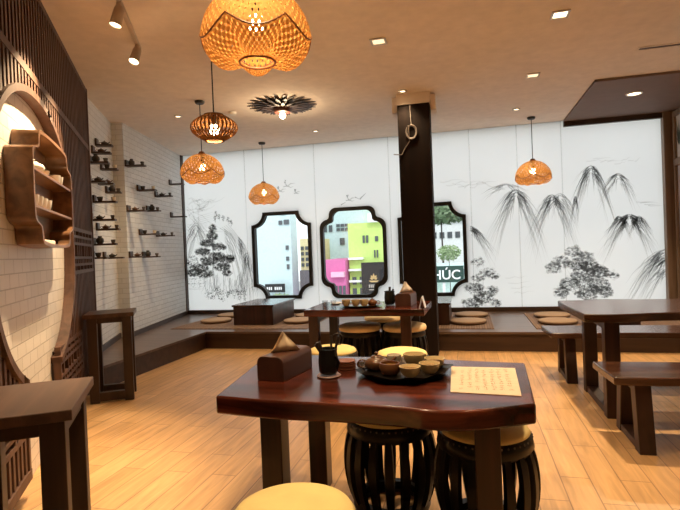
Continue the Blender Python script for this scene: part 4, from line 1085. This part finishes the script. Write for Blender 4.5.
building('building', 'grey and yellow building at the right of the first window', -7.0, -6.35, 21, 23.5, GZ, 1.95, ye, [(-6.95+.2*i, -6.83+.2*i, .75+.24*j, .90+.24*j) for i in range(3) for j in range(4)], [(-6.98, -6.37, GZ, .6, gr)])
building('building', 'white building with rows of dark windows behind the pink one', -6.9, -4.75, 24, 29, GZ, 4.2, wh,
         [(-6.75+.27*i, -6.58+.27*i, 2.3, 2.62) for i in range(2)] + [(-6.1+.21*i, -5.93+.21*i, 2.32+.2*j, 2.46+.2*j) for i in range(4) for j in range(2)] + [(-5.95, -5.72, 1.65, 1.98), (-6.7, -6.5, 1.2, 1.45)])
building('building', 'bright pink building low in the second window', -5.85, -4.66, 19.5, 23, GZ, 1.02, pink, [(-5.1+.16*i, -5.0+.16*i, -.35, .0) for i in range(3)], [(-5.2, -4.68, .35, .55, plain('pale pink band', (.8, .45, .6), .8)), (-5.75, -5.70, -1, .9, plain('pale pink post', (.8, .5, .62), .8))])
building('building', 'lime green building at the right of the second window', -4.62, -2.35, 20, 26, GZ, 2.45, lime,
         [(-4.02, -3.94, 1.65, 1.95), (-3.88, -3.80, 1.65, 1.95), (-3.52, -3.40, 1.7, 1.9), (-3.47, -3.42, 1.05, 1.35), (-3.58, -3.53, 1.05, 1.35)] + [(-4.5+.3*(i % 2), -4.34+.3*(i % 2), -.9+.45*(i//2), -.6+.45*(i//2)) for i in range(6)],
         [(-4.6, -4.0, 1.0, 1.08, let), (-4.6, -4.0, .55, .63, let), (-4.6, -4.0, .1, .18, let), (-3.75, -2.4, 2.45, 2.8, plain('white parapet', (.8, .82, .84), .8))])
building('building', 'pale high building behind the lime green one', -6.5, -3.2, 30, 33, GZ, 6, wh2, [(-5.0+.5*i, -4.7+.5*i, 3.4, 3.8) for i in range(2)] + [(-3.6+.6*i, -3.3+.6*i, 3.6, 4.2) for i in range(3)])
building('building', 'long grey roofed building behind the trees of the third window', -3.0, 3.4, 34, 40, GZ, 3.0, wh2, [(-2.2+.5*i, -1.9+.5*i, 1.9, 2.3) for i in range(8)], [(-3.0, 3.4, 3.0, 3.25, plain('grey roof', (.35, .38, .40), .7))])
building('building', 'white low terrace building behind the green sign', -2.3, 1.6, 22, 26, GZ, .55, wh, [(-1.9+.2*i, -1.78+.2*i, .2, .3) for i in range(14)], [(-2.3, 1.6, .42, .47, wh2)])
# signs
sg = thing('sign_board', 'dark green sign board with white letters beyond the third window', 'sign', (-.9, 19.8, .02))
MB().box(-.75, .75, -.05, .05, 0, .62).build('board', grn, sg, smooth=0)
text_mesh('lettering', 'HÚC', .50, let, sg, lambda x, y, z: Vector((x+.10, -.062+z*.5, y+.27)))
MB().box(-.05, .05, 0, .1, -6.0, 0).build('post', wh2, sg, smooth=0)
sg = thing('sign_board', 'black sign board with a gold emblem in the second window', 'sign', (-3.55, 19.55, -.62))
MB().box(-.48, .50, -.05, .05, 0, 1.50).build('board', blk, sg, smooth=0); MB().box(-.05, .05, .06, .12, -5.38, .5).build('post', wh2, sg, smooth=0)
em = MB()
for a_, L_ in ((-62, .17), (-32, .22), (0, .26), (32, .22), (62, .17)):   # lotus of five pointed petals over a low bowl
    ca, sa = cos(radians(a_)), sin(radians(a_))
    em.prism([(u*ca+v*sa, .82-u*sa+v*ca) for u, v in ((0, .03), (.045, L_*.5), (0, L_), (-.045, L_*.5))], -.066, -.052, 'xz')
em.prism([(-.2, .79), (-.12, .73), (.12, .73), (.2, .79)], -.066, -.052, 'xz')
em.build('emblem', gold, sg)
lt = MB()
for k in range(6): lt.box(-.2+.07*k, -.155+.07*k, -.06, -.05, .52, .64)
lt.box(-.2, .2, -.06, -.05, .42, .45); lt.build('emblem_caption', plain('dull gold caption', (.4, .36, .32), .5), sg, smooth=0)
sg = thing('sign_board', 'small black banner with white marks low in the first window', 'sign', (-7.66, 19.6, -.22))
MB().box(-.44, .40, -.04, .04, 0, .34).build('board', blk, sg, smooth=0); MB().box(-.03, .03, .05, .1, -5.78, .3).build('post', wh2, sg, smooth=0)
lt = MB()
for k in range(8):
    if k != 3: lt.box(-.36+.085*k, -.31+.085*k, -.05, -.04, .10, .22)
lt.build('white_marks', let, sg, smooth=0)
def tree(label, x, y, z, rx, rz, n, mat, h=None):
    t = thing('leafy_tree', label, 'tree', (x, y, GZ), 0)
    m = MB(); H = z-GZ
    for _ in range(n):
        a = random.random()*2*pi; u = random.uniform(-1, 1); q = random.random()**.4; w = sqrt(1-u*u)
        c = Vector((rx*q*w*cos(a), rx*q*w*sin(a), H+rz*q*u)); r = rx*random.uniform(.08, .16)
        R = Matrix.Rotation(random.random()*6, 3, 'X') @ Matrix.Rotation(random.random()*6, 3, 'Z')
        m.add([c + R @ Vector(p) for p in ((-r, 0, 0), (0, r*.5, r*.1), (r, 0, 0), (0, -r*.5, -r*.1))], [(0, 1, 2, 3)])
    m.build('foliage', mat, t, smooth=0)
    MB().tube([(0, 0, 0), (.05, 0, H*.6), (0, 0, H)], rx*.06, 8, True, rx*.02).build('trunk', M['bench_leg'], t)
lv = plain('outdoor leaves', (.16, .22, .13), .8); lv2 = plain('pale outdoor leaves', (.30, .40, .22), .8)
tree('large tree at the top of the third window', -1.3, 28, 3.15, 1.5, .55, 1200, lv)
tree('small green tree above the sign in the third window', -.72, 20.9, 1.12, .5, .32, 500, lv2)
tree('green shrub tree at the foot of the first window', -7.3, 19.2, -.55, .5, .32, 420, lv2)
tree('dark shrub at the right foot of the first window', -6.5, 18.6, -.5, .3, .25, 300, lv)

su = lamp('SUN', 'daylight_sun', (0, 0, 30), 1.15, 0, (1, .97, .92), angle=.03); su.rotation_euler = (radians(48), 0, radians(20))
# ------------------------------------------------------------------ world and view
w = bpy.data.worlds.new('sky'); SC.world = w; w.use_nodes = True
bg = w.node_tree.nodes['Background']; bg.inputs['Color'].default_value = (.96, .98, 1, 1); bg.inputs['Strength'].default_value = 1.5
SC.view_settings.view_transform = 'Standard'; SC.view_settings.look = 'None'; SC.view_settings.gamma = 1; SC.view_settings.exposure = .27
SC.cycles.transparent_max_bounces = 24
SC.cycles.max_bounces = 10
